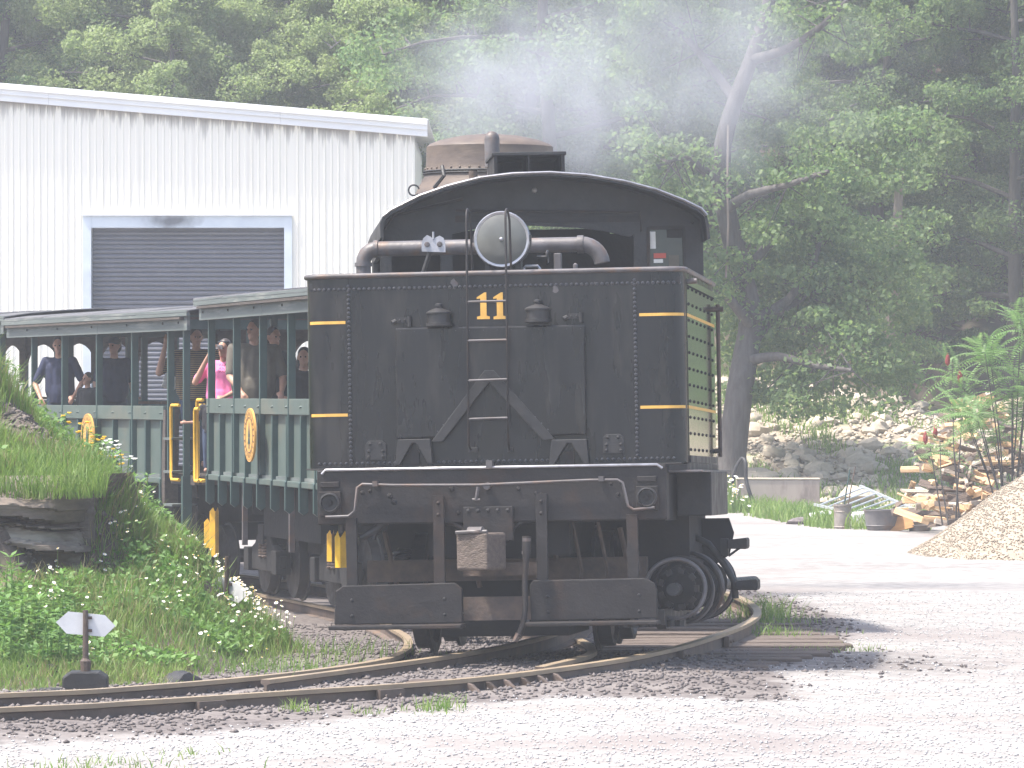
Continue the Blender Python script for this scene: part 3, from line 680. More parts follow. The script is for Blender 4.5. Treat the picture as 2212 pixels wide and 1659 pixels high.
# deck fittings
LB(MB().box(-hw+.03, hw-.03, .04, TL-.02, zt-.1, zt-.05), 'tank_deck', M['black'])
x, _ = TP(1135, 575); mb = MB(); mb.tube([(x-.06,.5,zt-.05),(x-.06,.5,zt+.055),(x-.045,.5,zt+.07),(x+.05,.5,zt+.07),(x+.065,.5,zt+.05),(x+.065,.5,zt-.05)], .012, 8); LB(mb, 'hatch_handle', M['bright'])
mb = MB(); mb.box(x-.16, x+.36, .45, .9, zt-.05, zt+.022); LB(mb, 'filler_hatch', M['black'], bev=.008)
x, _ = TP(1191, 560); LB(MB().box(x-.03, x+.03, .55, .6, zt-.05, zt+.17), 'hatch_post', M['pipe'], bev=.008)
x, _ = TP(1232, 570); LB(MB().lathe([(.03,-.06),(.03,.03),(.018,.04),(.018,.075),(.006,.085)], 10, (x, .5, zt)), 'hatch_knob', M['pipe'])
x, _ = TP(958, 585); LB(MB().lathe([(.15,-.05),(.15,.0),(.13,.02),(.06,.045),(.01,.05)], 20, (x, .8, zt)), 'vent_lid', M['pipe'], smooth=40)
x, z = TP(1158, 545); mb = MB(); mb.tube([(x-.06,.7,z),(x+.02,.7,z)], .012, 8); mb.tube([(x+.02+0*.01,.7+.045*math.cos(a),z+.045*math.sin(a)) for a in np.linspace(0, 6.28, 13)], .009, 6); LB(mb, 'valve_wheel', M['black'])
# marker lamp bracket: grey plate on a leaning stem
x, z = TP(931, 512); x -= .11; mb = MB()
plate = [(-.095,-.055),(.095,-.065),(.095,.01),(.08,.05),(.05,.068),(.02,.055),(0,.035),(-.02,.06),(-.05,.075),(-.08,.05),(-.095,.01)]
mb.prism([(x+u, z+v) for u, v in plate], .95, .965); mk = LB(mb, 'marker_plate', M['galv'])
for u in (-.05, .05): LB(MB().lathe([(.022,0),(.022,.008),(.014,.01)], 12, (x+u, .95, z), axis='-y'), 'marker_bolt', M['pipe'], mk)
x2, z2 = TP(893, 590); x2 -= .11; LB(MB().tube([(x-.03,.97,z-.05),(x2,.97,zt-.1)], .018, 8), 'marker_stem', M['black'], mk)
LB(MB().tube([(x+.0,.95,z+.04),(x+.0,.95,z+.1)], .009, 6), 'marker_pin', M['galv'], mk)
# big water pipe across behind the tank
zp = TP(1050, 514)[1]*1.0+.055; xl = TP(786, 520)[0]*1.06-.29; xr = TP(1290, 530)[0]*1.06-.29
yP = 2.2
def elbow(cx, cz, r, a0, a1, n=7): return [(cx+r*math.cos(R(a)), yP, cz+r*math.sin(R(a))) for a in np.linspace(a0, a1, n)]
r_ = .11
mb = MB(); mb.tube([(xl, yP, 1.9), (xl, yP, zp-r_)]+elbow(xl+r_, zp-r_, r_, 180, 90)[1:]+[(xr-.1, yP, zp)], .062, 16)
bp = LB(mb, 'water_pipe', M['pipe'], smooth=50)
mb = MB(); mb.tube(elbow(xr-.1, zp-.17, .17, 90, 5, 8), [.065]*8, 16); LB(mb, 'pipe_elbow', M['pipe'], bp, smooth=50)
for (p0, p1) in (((xl+r_-.02,yP,zp),(xl+r_+.015,yP,zp)), ((xr-.13,yP,zp),(xr-.08,yP,zp)), ((xl,yP,zp-r_-.03),(xl,yP,zp-r_))):
    LB(MB().tube([p0, p1], .074, 16), 'pipe_collar', M['pipe'], bp, smooth=50)
# handrail on the right front corner of the tank
mb = MB(); mb.tube([(hw+.045, TL-.1, 1.5), (hw+.045, TL-.1, 2.76)], .017, 8); mb.tube([(hw, TL-.1, 2.72), (hw+.09, TL-.1, 2.72)], .022, 8); mb.tube([(hw, TL-.1, 1.55), (hw+.06, TL-.1, 1.55)], .02, 8)
LB(mb, 'grab_rail', M['rusty'], smooth=60)
LB(MB().tube([(hw-.02, .25, zt-.09), (hw+.08, .25, zt-.085)], .022, 10), 'grab_stub', M['pipe'], smooth=60)

# ---- end beam
x0, z0 = TP(690, 1014); x1, z1 = TP(1446, 1006); bz1 = (z0+z1)/2; bz0 = bz1-.42
beam = LB(MB().box(-1.37, 1.33, -.16, .05, bz0, bz1), 'end_beam', M['grime'], bev=.01)
LB(MB().box(-1.46, 1.44, -.13, .3, bz1+.002, zb-.002), 'beam_ledge', M['black'], bev=.006)
LB(MB().tube([(-1.33,-.165,bz1-.03),(-1.30,-.17,bz1+.0),(1.26,-.17,bz1+.0),(1.30,-.165,bz1-.03)], .012, 8), 'beam_top_rail', M['bright'], beam, smooth=60)
mb = MB()
for px, py in ((790,1065),(807,1062),(850,1072),(860,1085),(1168,1065),(1180,1070),(1330,1045),(1345,1068),(985,1056),(1130,1056),(1000,1108),(1115,1105),(1182,1092),(955,1092),(955,1108),(1178,1108),(1400,1095)):
    x, z = TP(px, py); rivet(mb, (x, -.16, z), random.choice((.016,.02,.024)))
LB(mb, 'beam_bolts', M['grime'], beam, kind='stuff')
for px, py in ((720,1084),(1408,1070)):                 # square pads with a round dished socket
    x, z = TP(px, py); mb = MB(); mb.box(x-.085, x+.085, -.185, -.158, z-.115, z+.075)
    pd = LB(mb, 'socket_pad', M['grime'], beam, bev=.006)
    LB(MB().lathe([(.078,0),(.078,.03),(.066,.034),(.058,.004),(.03,.002)], 24, (x, -.183, z-.012), axis='-y'), 'round_socket', M['black'], pd, smooth=35)
    LB(MB().box(x-.014, x+.014, -.2, -.18, z-.026, z+.002), 'socket_pin', M['grime'], pd)
    LB(MB().box(x-.075, x+.075, -.18, -.158, z+.105, z+.15), 'pad_plate', M['grime'], pd, bev=.006)
# train-line pipe
pp = [TP(*q) for q in ((712,1118),(762,1116),(776,1104),(781,1054),(792,1047),(860,1049),(1045,1048),(1280,1037),(1345,1036),(1356,1042),(1368,1092),(1380,1100),(1425,1095))]
LB(MB().tube([(x, -.205, z) for x, z in pp], .0115, 8), 'train_pipe', M['pipe'], smooth=60)
for px, py in ((820,1048),(1310,1036)): x, z = TP(px, py); LB(MB().box(x-.02, x+.02, -.225, -.158, z-.012, z+.028), 'pipe_clip', M['pipe'])
x, z = TP(1067,1003); LB(MB().box(x-.025, x+.025, -.19, -.1, z-.03, z+.03), 'pipe_clip', M['pipe']); x, z = TP(1063,1050); LB(MB().tube([(x, -.21, z+.0), (x, -.16, z+.0)], .03, 8), 'pipe_tee', M['pipe'])
x, z = TP(1044, 1052); x2, z2 = TP(1040, 1078); mb = MB(); mb.tube([(x,-.21,z),(x2,-.21,z2)], .013, 8); mb.tube([(x2-.03,-.21,z2-.005),(x2+.03,-.21,z2-.008)], .012, 6); LB(mb, 'pipe_drop', M['pipe'])
# hangers and foot boards
for i, (px, pt) in enumerate(((767,1120),(957,1070),(1180,1066),(1376,1110))):
    x, z = TP(px, pt); xb, zbm = TP(px+4, 1268); mb = MB(); w = .043
    mb.add([(x-w,-.2,z),(x+w,-.2,z),(xb+w,-.2,zbm),(xb-w,-.2,zbm),(x-w,-.162,z),(x+w,-.162,z),(xb+w,-.162,zbm),(xb-w,-.162,zbm)], [(0,3,2,1),(4,5,6,7),(0,1,5,4),(1,2,6,5),(2,3,7,6),(3,0,4,7)])
    if 0 < i < 3:
        rivet(mb, (x, -.2, z-.06), .017); rivet(mb, (x, -.2, z-.15), .017)
    LB(mb, 'footboard_hanger', M['grime'], bev=.004)
for pts_, th in (([(735,1278),(752,1266),(995,1258),(1011,1271),(1012,1345),(733,1350)], 0), ([(1157,1262),(1165,1252),(1405,1246),(1425,1256),(1431,1270),(1432,1332),(1160,1340)], 0)):
    pg = poly(pts_); fb = LB(MB().prism(pg, -.235, -.2), 'foot_board', M['grime'], bev=.008)
    x0 = min(q[0] for q in pg); x1 = max(q[0] for q in pg); z0 = min(q[1] for q in pg)
    LB(MB().box(x0-.01, x1+.02, -.46, -.2, z0-.035, z0-.002), 'foot_tread', M['grime'], fb, bev=.008)
    mb = MB()
    for u in (.14, .86):
        for v in (.25, .7): rivet(mb, (x0+(x1-x0)*u, -.235, z0+.27*v), .014)
    LB(mb, 'board_bolts', M['black'], fb, kind='stuff')
LB(MB().box(-.25, .32, -.15, -.1, .26, .44), 'pilot_plate', M['rusty'])
LB(MB().box(-.25, .32, -.12, -.05, .60, .70), 'cross_bar', M['rusty'])
# coupler pocket, wooden block, hose
x0, z0 = TP(1012, 1135); x1, z1 = TP(1119, 1093)
cp = LB(MB().box(x0, x1, -.2, -.16, z0-.12, z1), 'coupler_plate', M['grime'], bev=.006)
mb = MB(); 
for k in range(5): rivet(mb, (x0+.04+k*(x1-x0-.08)/4, -.2, z1-.03), .018)
LB(mb, 'plate_bolts', M['black'], cp, kind='stuff')
T = Matrix.Translation((TP(1030,1190)[0]+.10, -.34, TP(1050,1187)[1])) @ Matrix.Rotation(R(-28), 4, 'Z')
kb = LB(MB().box(-.16, .13, -.12, .14, -.155, .13, T=T), 'coupler_knuckle', M['tie'], bev=.018)
mb = MB(); mb.tube([T @ Vector((-.15,-.13,.135)), T @ Vector((-.02,-.13,.14)), T @ Vector((.12,-.1,.14))], .014, 6); mb.tube([T @ Vector((-.05,-.1,.15)), T @ Vector((.08,-.1,.15))], .028, 8); LB(mb, 'coupler_strap', M['pipe'], kb)
for s in (-1, 1):
    xx = TP(1062, 1130)[0]; LB(MB().tube([(xx+s*.42,-.12,bz0+.01),(xx+s*.27,-.13,bz0+.0),(xx+s*.2,-.13,bz0-.04),(xx+s*.13,-.14,bz0-.16),(xx+s*.08,-.14,bz0-.2)], .022, 8), 'centering_bar', M['grime'], smooth=60)
hp = [TP(*q) for q in ((1153,1158),(1153,1185),(1152,1210),(1150,1260),(1152,1310),(1148,1345),(1138,1372))]
LB(MB().tube([(x, -.3-.012*i, z) for i, (x, z) in enumerate(hp)], [.035,.036,.024,.022,.022,.023,.028], 12), 'air_hose', M['grime'], smooth=50)
mb = MB()
for px, py in ((1153,1165),(1152,1192),(1150,1340)): x, z = TP(px, py); mb.lathe([(.034,-.012),(.034,.012)], 12, (x, -.31, z))
x, z = TP(1139,1372); mb.tube([(x+.0,-.37,z+.02),(x-.03,-.38,z-.035)], [.03,.02], 8); LB(mb, 'hose_clamp', M['pipe'])
mb = MB(); x, z = TP(815, 1150); mb.tube([(x+.09,-.05,z+.08),(x-.03,-.07,z-.0),(x-.12,-.1,z-.05)], [.028,.035,.022], 10); mb.tube([(x-.02,-.07,z-.06),(x+.02,-.07,z+.06)], .02, 8); LB(mb, 'angle_cock', M['black'])
# yellow stirrup at the left
def stirrup(parent, x, y, z0, z1, w=.05):
    mb = MB(); 
    mb.add([(x-w,y-.02,z0),(x,y-.07,z0),(x+w,y-.02,z0),(x-w,y-.02,z1-.05),(x-w*.4,y-.05,z1),(x,y-.07,z1-.06),(x+w*.7,y-.04,z1-.0),(x+w,y-.02,z1-.05),(x-w,y,z0),(x+w,y,z0),(x-w,y,z1-.05),(x+w,y,z1-.05)],
           [(0,1,5,4,3),(1,2,7,6,5),(8,10,11,9),(0,3,10,8),(2,9,11,7),(0,8,9,2,1),(3,4,5,6,7,11,10)])
    return mb.build('step_stirrup', M['yellow'], parent)
x, z = TP(738, 1228); stirrup(loco, x, .02, z, z+.285)
LB(MB().tube([(x,.0,z+.27),(x,.0,bz0+.02)], .02, 8), 'stirrup_hook', M['pipe'])
# step box under the right side
LB(MB().box(1.33, 1.60, .75, 2.4, 1.03, zb-.07), 'side_toolbox', M['black'], bev=.008)
LB(MB().box(hw-.3, hw+.12, .02, TL, zb-.075, zb-.058), 'running_plate', M['pipe'], bev=.004)
# ---- tender truck, wheels and the right-hand gear line
fr_ = LB(MB().box(-.55, .55, .1, TL+.5, .75, 1.0), 'tender_frame', M['soot'])
LB(MB().box(-1.3, 1.3, .02, TL, 1.0, zb-.08), 'tender_underframe', M['soot'])
wheel_me = None
for y in (1.15, 2.75):
    for s in (-1, 1):
        mb = MB(); mb.lathe([(.05,-.09),(.12,-.09),(.14,-.04),(.40,-.04),(.42,-.07),(.46,-.065),(.462,.04),(.50,.05),(.50,.075),(.42,.075),(.40,.03),(.12,.03),(.1,.06),(.05,.06)], 30, (0,0,0), axis='x')
        T = Matrix.Translation((s*.72, y, .47)) @ (Matrix.Rotation(math.pi, 4, 'Z') if s > 0 else I4)
        LB(mb, 'wheel', M['black'], T=T, smooth=35)
    LB(MB().tube([(-.85,y,.47),(.85,y,.47)], .07, 10), 'axle', M['soot'])
for s in (-1, 1):
    mb = MB(); mb.prism([(.55,.42),(1.15,.34),(1.9,.30),(2.7,.34),(3.3,.42),(3.3,.55),(2.75,.68),(1.95,.78),(1.15,.68),(.55,.55)], s*.98-.05, s*.98+.05, 'yz'); mb.box(s*.98-.09, s*.98+.09, 1.0, 1.3, .34, .62); LB(mb, 'truck_side_frame', M['black'], bev=.008)
    for y in (1.7, 2.1):
        LB(MB().tube([(s*.98+.08*math.cos(a*1.0), y+.08*math.sin(a), .55+a*.006) for a in np.linspace(0, 40, 70)], .016, 6), 'coil_spring', M['black'])
LB(MB().box(-1.1, 1.1, .55, .68, .55, .72), 'brake_beam', M['rusty'])
for x in (-.95,-.3,.35,.9): LB(MB().tube([(x,.5,.95),(x+.08,.62,.5)], .022, 6), 'brake_hanger', M['rusty'])
for x in (.55,.75,1.0): LB(MB().tube([(x,.3,1.0),(x+.06,.4,.62),(x+.02,.5,.4)], .016, 6), 'sand_pipe', M['rusty'])
LB(MB().tube([(1.34,.1,.47),(1.34,9.0,.35)], .05, 12), 'line_shaft', M['black'])
for i, (y, r, dx) in enumerate(((.35,.23,-.02),(.6,.25,.0),(.8,.25,.0),(1.05,.27,.0),(1.35,.27,.01),(1.6,.26,.01),(2.2,.27,.02),(2.5,.27,.02))):
    mb = MB(); mb.tube([(1.36+dx+(r-.01*(i%3))*math.cos(a_), y+.04*math.sin(a_*2+i), .47-.012*(i%3)+r*math.sin(a_)) for a_ in np.linspace(0, 6.283, 40)], .017, 8); g = LB(mb, 'gear_ring', M['grime'] if i % 2 else M['pipe'], smooth=60)
    mb = MB(); mb.lathe([(.04,.0),(r-.08,.03),(r-.08,.07),(.04,.07)], 28, (1.36+dx,y+.07,.47), axis='y'); LB(mb, 'bevel_gear', M['soot'], g, smooth=35)
    if i < 3:
        for k in range(9):
            a_ = 2*math.pi*k/9+i; LB(MB().box(-.02,.02,-.03,.02,-.025,.025,T=Matrix.Translation((1.36+(r-.09)*math.cos(a_), y+.03, .47+(r-.09)*math.sin(a_))) @ Matrix.Rotation(-a_,4,'Y')), 'gear_tooth', M['grime'], g)
LB(MB().box(1.0,1.4,1.0,2.6,.3,1.06), 'gear_gap_filler', M['soot'])  # gear mass box, enlarged as filler to darken a bright gap
LB(MB().box(-1.15,1.05,2.0,2.1,.22,1.1), 'underside_filler_wall', M['soot']); LB(MB().box(-.95,.95,.75,.95,.28,.62), 'underside_filler_block', M['soot']); LB(MB().box(-.5,.5,.4,1.9,.12,.3), 'underside_filler_slab', M['soot'])  # boxes added to block the bright ground and blacken the tender's underside
mb = MB(); mb.prism([(.15,.2),(.3,.16),(2.6,.16),(2.9,.25),(2.9,.32),(.15,.32)], 1.2, 1.27, 'yz'); LB(mb, 'gear_guard', M['black'])
for k in range(7): LB(MB().lathe([(.045,0),(.045,.05),(.02,.055)], 8, (.95+k*.07, .2+.03*k, .18-.0*k), axis='z'), 'guard_bolt', M['black'])
mb = MB(); mb.prism([(1.18,1.0),(1.62,1.0),(1.66,.88),(1.62,.7),(1.5,.62),(1.35,.75),(1.2,.8)], 2.2, 2.26); LB(mb, 'truck_shield', M['soot'])
brk = LB(MB().tube([(1.38,1.6,.86),(1.5,1.6,.8),(1.62,1.6,.64),(1.70,1.6,.50),(1.71,1.6,.36)], .028, 8), 'step_bracket', M['black'], smooth=60)
for (x0, x1, z) in ((1.66,1.82,.83),(1.72,1.90,.50)):
    mb = MB(); mb.prism([(x0,z-.07),(x0,z+.0),(x1-.01,z+.015),(x1,z-.0),(x1,z-.055),(x1-.01,z-.075)], 1.45, 1.75); LB(mb, 'step_plate', M['grime'], brk, bev=.006)
LB(MB().tube([(1.66,1.6,.70),(1.76,1.6,.77)], .01, 6), 'step_brace', M['black'], brk)
LB(MB().box(1.6,1.66,1.55,1.65,.70,.84), 'step_lug', M['black'], brk)

# ---- cab, boiler, stack (their own heading on the curve)
cab_T = loco_T.inverted() @ Matrix.Translation((.327, 41.2, -.10)) @ Matrix.Rotation(R(4), 4, 'Z') @ Matrix.Rotation(R(-1.6), 4, 'X') @ Matrix.Rotation(R(-1.1), 4, 'Y')
SC = F/41.2
def CP(px, py):
    dx, dz = (px-1185)/SC, CAM_Z-(py-850)/SC+.10
    return dx*ca+dz*sa, -dx*sa+dz*ca
def CB(mb, name, m, parent=None, **k): return mb.build(name, m, parent or loco, T=cab_T, **k)
arch = [CP(*q) for q in ((818,520),(817,490),(823,474),(840,460),(900,430),(960,409),(1030,391),(1100,382),(1180,379),(1260,384),(1340,397),(1410,415),(1470,438),(1507,456),(1519,470),(1524,492),(1526,520))]
n = len(arch); cx = sum(a[0] for a in arch)/n; inner = [((a[0]-cx)*.982+cx, a[1]-.028 if 2 < i < n-3 else a[1]-.012) for i, a in enumerate(arch)]
vs = []; fs = []; Y0, Y1 = -.45, 2.3
for (pts_, y) in ((arch, Y0), (arch, Y1), (inner, Y0), (inner, Y1)): vs += [(a, y, b) for a, b in pts_]
for i in range(n-1):
    fs += [(i, i+1, n+i+1, n+i), (2*n+i, 3*n+i, 3*n+i+1, 2*n+i+1), (i, 2*n+i, 2*n+i+1, i+1), (n+i, n+i+1, 3*n+i+1, 3*n+i)]
roof = CB(MB().add(vs, fs), 'cab_roof', M['black'], smooth=40)
CB(MB().tube([(a, Y0, b) for a, b in arch[2:-2]], .014, 6), 'roof_bead', M['bright'], roof, smooth=60)
xl_, xr_ = inner[0][0], inner[-1][0]
for nm, a, b in (('left', xl_, xl_+.04), ('right', xr_-.04, xr_)):
    mb = MB(); mb.box(a, b, 0, .25, 1.2, inner[0][1]+.2); mb.box(a, b, 1.9, 2.25, 1.2, inner[0][1]+.2); mb.box(a, b, .25, 1.9, 1.2, 2.75); mb.box(a, b, .25, 1.9, 3.4, inner[0][1]+.2); CB(mb, 'cab_side', M['black'])
# rear wall around its openings
zwin = CP(1170, 640)[1]
def cxp(px): return CP(px, 540)[0]
def czp(py, px=1170): return CP(px, py)[1]
ys = (0, .04)
top = [(a, b) for a, b in inner[1:-1]]
lowr = [CP(*q) for q in ((1500,478),(1482,488),(1402,488),(1385,500),(1360,510),(1320,500),(1250,490),(1150,486),(1050,488),(975,505),(958,530),(842,532),(825,520))]
CB(MB().prism(top+lowr, *ys), 'cab_rear_wall', M['black'])
for a, b in ((822,846),(952,978),(1372,1404),(1482,1523)):
    zt_ = max(czp(500, a), czp(488, b)); CB(MB().box(cxp(a), cxp(b), .003, .043, 1.3, zt_+.03), 'cab_pillar', M['black'])
CB(MB().box(cxp(822), cxp(1522), .006, .03, 1.3, 2.75), 'cab_rear_panel', M['black'])
rw = CB(MB().box(cxp(1404), cxp(1482), .02, .03, 2.75, czp(492,1440)), 'cab_window_pane', mat('dark_window_glass', (.05,.055,.05), (.035,.04,.035), 3, .08))
for a, b, c, d, m_ in ((1408,1420,498,535,'paper'),(1415,1442,545,556,'red'),(1415,1435,558,566,'paper'),(1448,1470,550,590,'olive'),(1445,1478,490,512,'soot')):
    CB(MB().box(cxp(a), cxp(b), .01, .018, czp(d,1440), czp(c,1440)), 'window_sticker', M[m_], rw)
for a, b in ((1400,1407),(1479,1485)): CB(MB().box(cxp(a), cxp(b), -.012, .02, 2.7, czp(488,1440)), 'window_frame', M['grime'], rw)
CB(MB().box(cxp(1404), cxp(1482), -.012, .02, czp(493,1440), czp(486,1440)), 'window_frame', M['grime'], rw)
# roof ribs and conduit under the eave
CB(MB().tube([(cxp(985),-.06,czp(455,985)),(cxp(1385),-.06,czp(457,1385)),(cxp(1388),-.06,czp(500,1388))], .012, 6), 'conduit', M['grime'])
CB(MB().tube([(cxp(830),-.2,czp(498,830)),(cxp(850),-.2,czp(468,850)),(cxp(1000),-.2,czp(432,1000))], .014, 6), 'roof_rib', M['grime'])
CB(MB().lathe([(.025,0),(.02,.02),(.005,.03)], 10, (cxp(1158),-.02,czp(410,1158)), axis='-y'), 'cab_bolt', M['bright'])
CB(MB().prism([(cxp(985),czp(465,985)),(cxp(1385),czp(464,1385)),(cxp(1385),czp(478,1385)),(cxp(985),czp(480,985))], -.012, -.002), 'cab_letter_board', M['grime'])
# inside: floor, front wall with two lookout windows, backhead
CB(MB().box(xl_, xr_, .05, 2.2, 1.25, 1.32), 'cab_floor', M['soot'])
mb = MB(); mb.box(xl_, xl_+.12, 2.2, 2.24, 1.3, 3.6); mb.box(xr_-.12, xr_, 2.2, 2.24, 1.3, 3.6); mb.box(xl_+.62, xr_-.62, 2.2, 2.24, 1.3, 3.7); mb.box(xl_+.12, xl_+.62, 2.2, 2.24, 1.3, 2.75); mb.box(xr_-.62, xr_-.12, 2.2, 2.24, 1.3, 2.75)
mb.box(xl_+.12, xl_+.62, 2.2, 2.24, 3.25, 3.65); mb.box(xr_-.62, xr_-.12, 2.2, 2.24, 3.25, 3.65); CB(mb, 'cab_front_wall', M['soot'])
CB(MB().lathe([(.8,0),(.85,.05),(.85,.6)], 28, (cx,1.55,2.2), axis='y'), 'backhead', M['soot'])
for i, (u, v) in enumerate(((-.3,.5),(.1,.62),(.35,.4),(-.1,.2))): CB(MB().lathe([(.07,0),(.075,.03),(.06,.05)], 14, (cx+u,1.53,2.25+v), axis='-y'), 'gauge', M['bright'])
CB(MB().lathe([(.80,0),(.80,6.2)], 32, (cx-.05,2.3,2.2), axis='y'), 'boiler', M['black'], smooth=40)
mb = MB()
for i in range(3): mb.box(-.9,.9,3+i*2.0,3.3+i*2.0,.9,1.4)
CB(mb, 'main_frame', M['soot'])
for y in (3.2, 4.6, 7.6, 9.0):
    for s in (-1, 1): 
        mb = MB(); mb.lathe([(.05,-.06),(.42,-.05),(.46,-.05),(.46,.05),(.5,.05),(.5,.07),(.05,.06)], 24, (s*.72,y-.6,.47), axis='x'); CB(mb, 'wheel', M['soot'])
# roof ventilator and whistle dome
hx0, hx1 = cxp(1074), cxp(1228); hz0 = czp(381,1150); hz1 = czp(327,1150)
vn = CB(MB().box(hx0-.02, hx1+.015, .1, 1.0, hz1-.02, hz1+.012), 'roof_ventilator', M['black'], bev=.006)
for a, b in ((hx0, hx0+.03), (hx1-.03, hx1), ((hx0+hx1)/2-.012,(hx0+hx1)/2+.008)): CB(MB().box(a, b, .12, .98, hz0-.05, hz1-.02), 'ventilator_side', M['grime'], vn)
CB(MB().box(hx0, hx1, .9, .94, hz0-.05, hz1-.02), 'ventilator_back', M['soot'], vn)
x, z0 = CP(1086, 345); _, z1 = CP(1071, 265); r = .07
mb = MB(); mb.lathe([(.05,-.2),(.05,0),(r,.0),(r,z1-z0-r)]+[(r*math.cos(R(a)), z1-z0-r+r*math.sin(R(a))) for a in (25,50,72,86)], 18, (x,1.3,z0+.04)); CB(mb, 'whistle', M['pipe'], smooth=40)
CB(MB().lathe([(.055,0),(.055,.12),(.04,.13),(.04,.28)], 12, (x-.16,1.6,z0-.25)), 'relief_valve', M['rusty'])
# smokestack with its spark-arresting cap
def KP(px, py, d=46.8): return (px-1106)*d/F, CAM_Z-(py-850)*d/F
kx, kz = KP(1058, 372); wz = lambda py: KP(0, py)[1]
inv = loco_T.inverted()
def SB(mb, name, m, parent=None, **k): return mb.build(name, m, parent or loco, T=inv, **k)
mb = MB(); mb.lathe([(.82,wz(455)),(.78,wz(430)),(.72,wz(405)),(.665,wz(382)),(.655,wz(370))], 40, (kx,46.8,0)); stk = SB(mb, 'smokestack_cone', M['stack'], smooth=40)
mb = MB(); mb.lathe([(.665,wz(372)),(.645,wz(362)),(.64,wz(318)),(.61,wz(312)),(.5,wz(303)),(.3,wz(294)),(.1,wz(290)),(.02,wz(289.5))], 40, (kx,46.8,0)); SB(mb, 'smokestack_cap', M['stack'], stk, smooth=35)
for py in (372, 377): SB(MB().tube([(kx+.672*math.cos(a), 46.8+.672*math.sin(a), wz(py)) for a in np.linspace(0, 6.283, 41)], .009, 6), 'band_wire', M['black'], stk)
mb = MB()
for k in range(40): 
    a = 2*math.pi*k/40; rivet(mb, (kx+.655*math.cos(a), 46.8+.655*math.sin(a), wz(366)), .014, (math.cos(a), math.sin(a), 0))
SB(mb, 'stack_rivets', M['stack'], stk, kind='stuff')
x, z = KP(955, 380, 46.1); SB(MB().tube([(x,46.12,z+.1),(x+.02,46.05,z),(x-.08,46.1,z-.12)], .02, 6), 'wire_knot', M['black'], stk)
x, z = KP(894, 411, 43.5); SB(MB().tube([(x+.05*math.cos(a), 43.5, z+.05*math.sin(a)) for a in np.linspace(0.2, 5.6, 14)], .008, 6), 'bell_cord_ring', M['black'])

# ================================================================ open excursion cars
def car_frame(p_near, deg):
    u = Vector((-math.sin(R(deg)), math.cos(R(deg)), 0)); n_ = Vector((math.cos(R(deg)), math.sin(R(deg)), 0))
    return Vector(p_near), u, n_
def make_truck(car, y, T=I4):
    for s in (-1, 1):
        mb = MB(); mb.prism([(y-.95,.36),(y-.7,.30),(y+.7,.30),(y+.95,.36),(y+.95,.5),(y+.5,.62),(y+.25,.82),(y-.25,.82),(y-.5,.62),(y-.95,.5)], s*.92-.04, s*.92+.04, 'yz')
        for k in (-.8,.8): mb.box(s*.92-.09, s*.92+.09, y+k-.13, y+k+.13, .28, .56)
        mb.build('truck_frame', M['soot'], car, bev=.01)
        for k in (-.8,.8):
            MB().lathe([(.05,-.07),(.36,-.05),(.41,-.06),(.42,.04),(.45,.05),(.45,.07),(.05,.06)], 24, (s*.72,y+k,.42), axis='x').build('wheel', M['black'] if s < 0 else M['soot'], car, smooth=35)
        for k in (-.1,.1): MB().tube([(s*.92+.07*math.cos(a), y+k+.07*math.sin(a), .45+a*.006) for a in np.linspace(0, 36, 50)], .016, 5).build('spring', M['rusty'], car)
    for k in (-.8,.8): MB().tube([(-.9,y+k,.42),(.9,y+k,.42)], .06, 8).build('axle', M['soot'], car)
    MB().box(-1.0,1.0,y-.15,y+.15,.62,.85).build('bolster', M['soot'], car)
def medallion(car, y, z, d):
    x = -1.475
    md = MB().lathe([(d/2,-.012),(d/2,.012)], 40, (x,y,z), axis='x').build('emblem_disc', M['orange'], car)
    mb = MB(); mb.lathe([(d*.47,-.0140),(d*.462,-.0140),(d*.462,-.0125),(d*.47,-.0125)], 40, (x,y,z), axis='x', caps=False); mb.lathe([(d*.335,-.0165),(d*.32,-.0165),(d*.32,-.0125),(d*.335,-.0125)], 40, (x,y,z), axis='x', caps=False)
    mb.build('emblem_ring', M['bench'], md)
    for k in range(22):                                # worn lettering between the rings: unreadable strokes
        a = 2*math.pi*k/22; T = Matrix.Translation((x-.0145,y+d*.395*math.cos(a),z+d*.395*math.sin(a))) @ Matrix.Rotation(a-math.pi/2, 4, 'X')
        MB().box(-.0015,.0015,-.012,.006,-.022,.022,T=T).build('emblem_stroke', M['bench'], md)
    mb = MB(); mb.prism([(y-.02,z-.16),(y+.02,z-.16),(y+.018,z-.1),(y+.075,z-.1),(y+.03,z-.02),(y+.055,z-.02),(y,z+.15),(y-.055,z-.02),(y-.03,z-.02),(y-.075,z-.1),(y-.018,z-.1)], x-.016, x-.0125, 'yz'); mb.build('emblem_tree', M['card'], md)
def handrail(car, y0, y1, z0, z1, x=-1.42):
    r = .03; s = 1 if y1 > y0 else -1
    MB().tube([(x,y1,z0),(x,y0+s*r,z0),(x,y0,z0+r),(x,y0,z1-r),(x,y0+s*r,z1),(x,y1,z1)], .021, 8).build('grab_iron', M['yellow'], car, smooth=60)
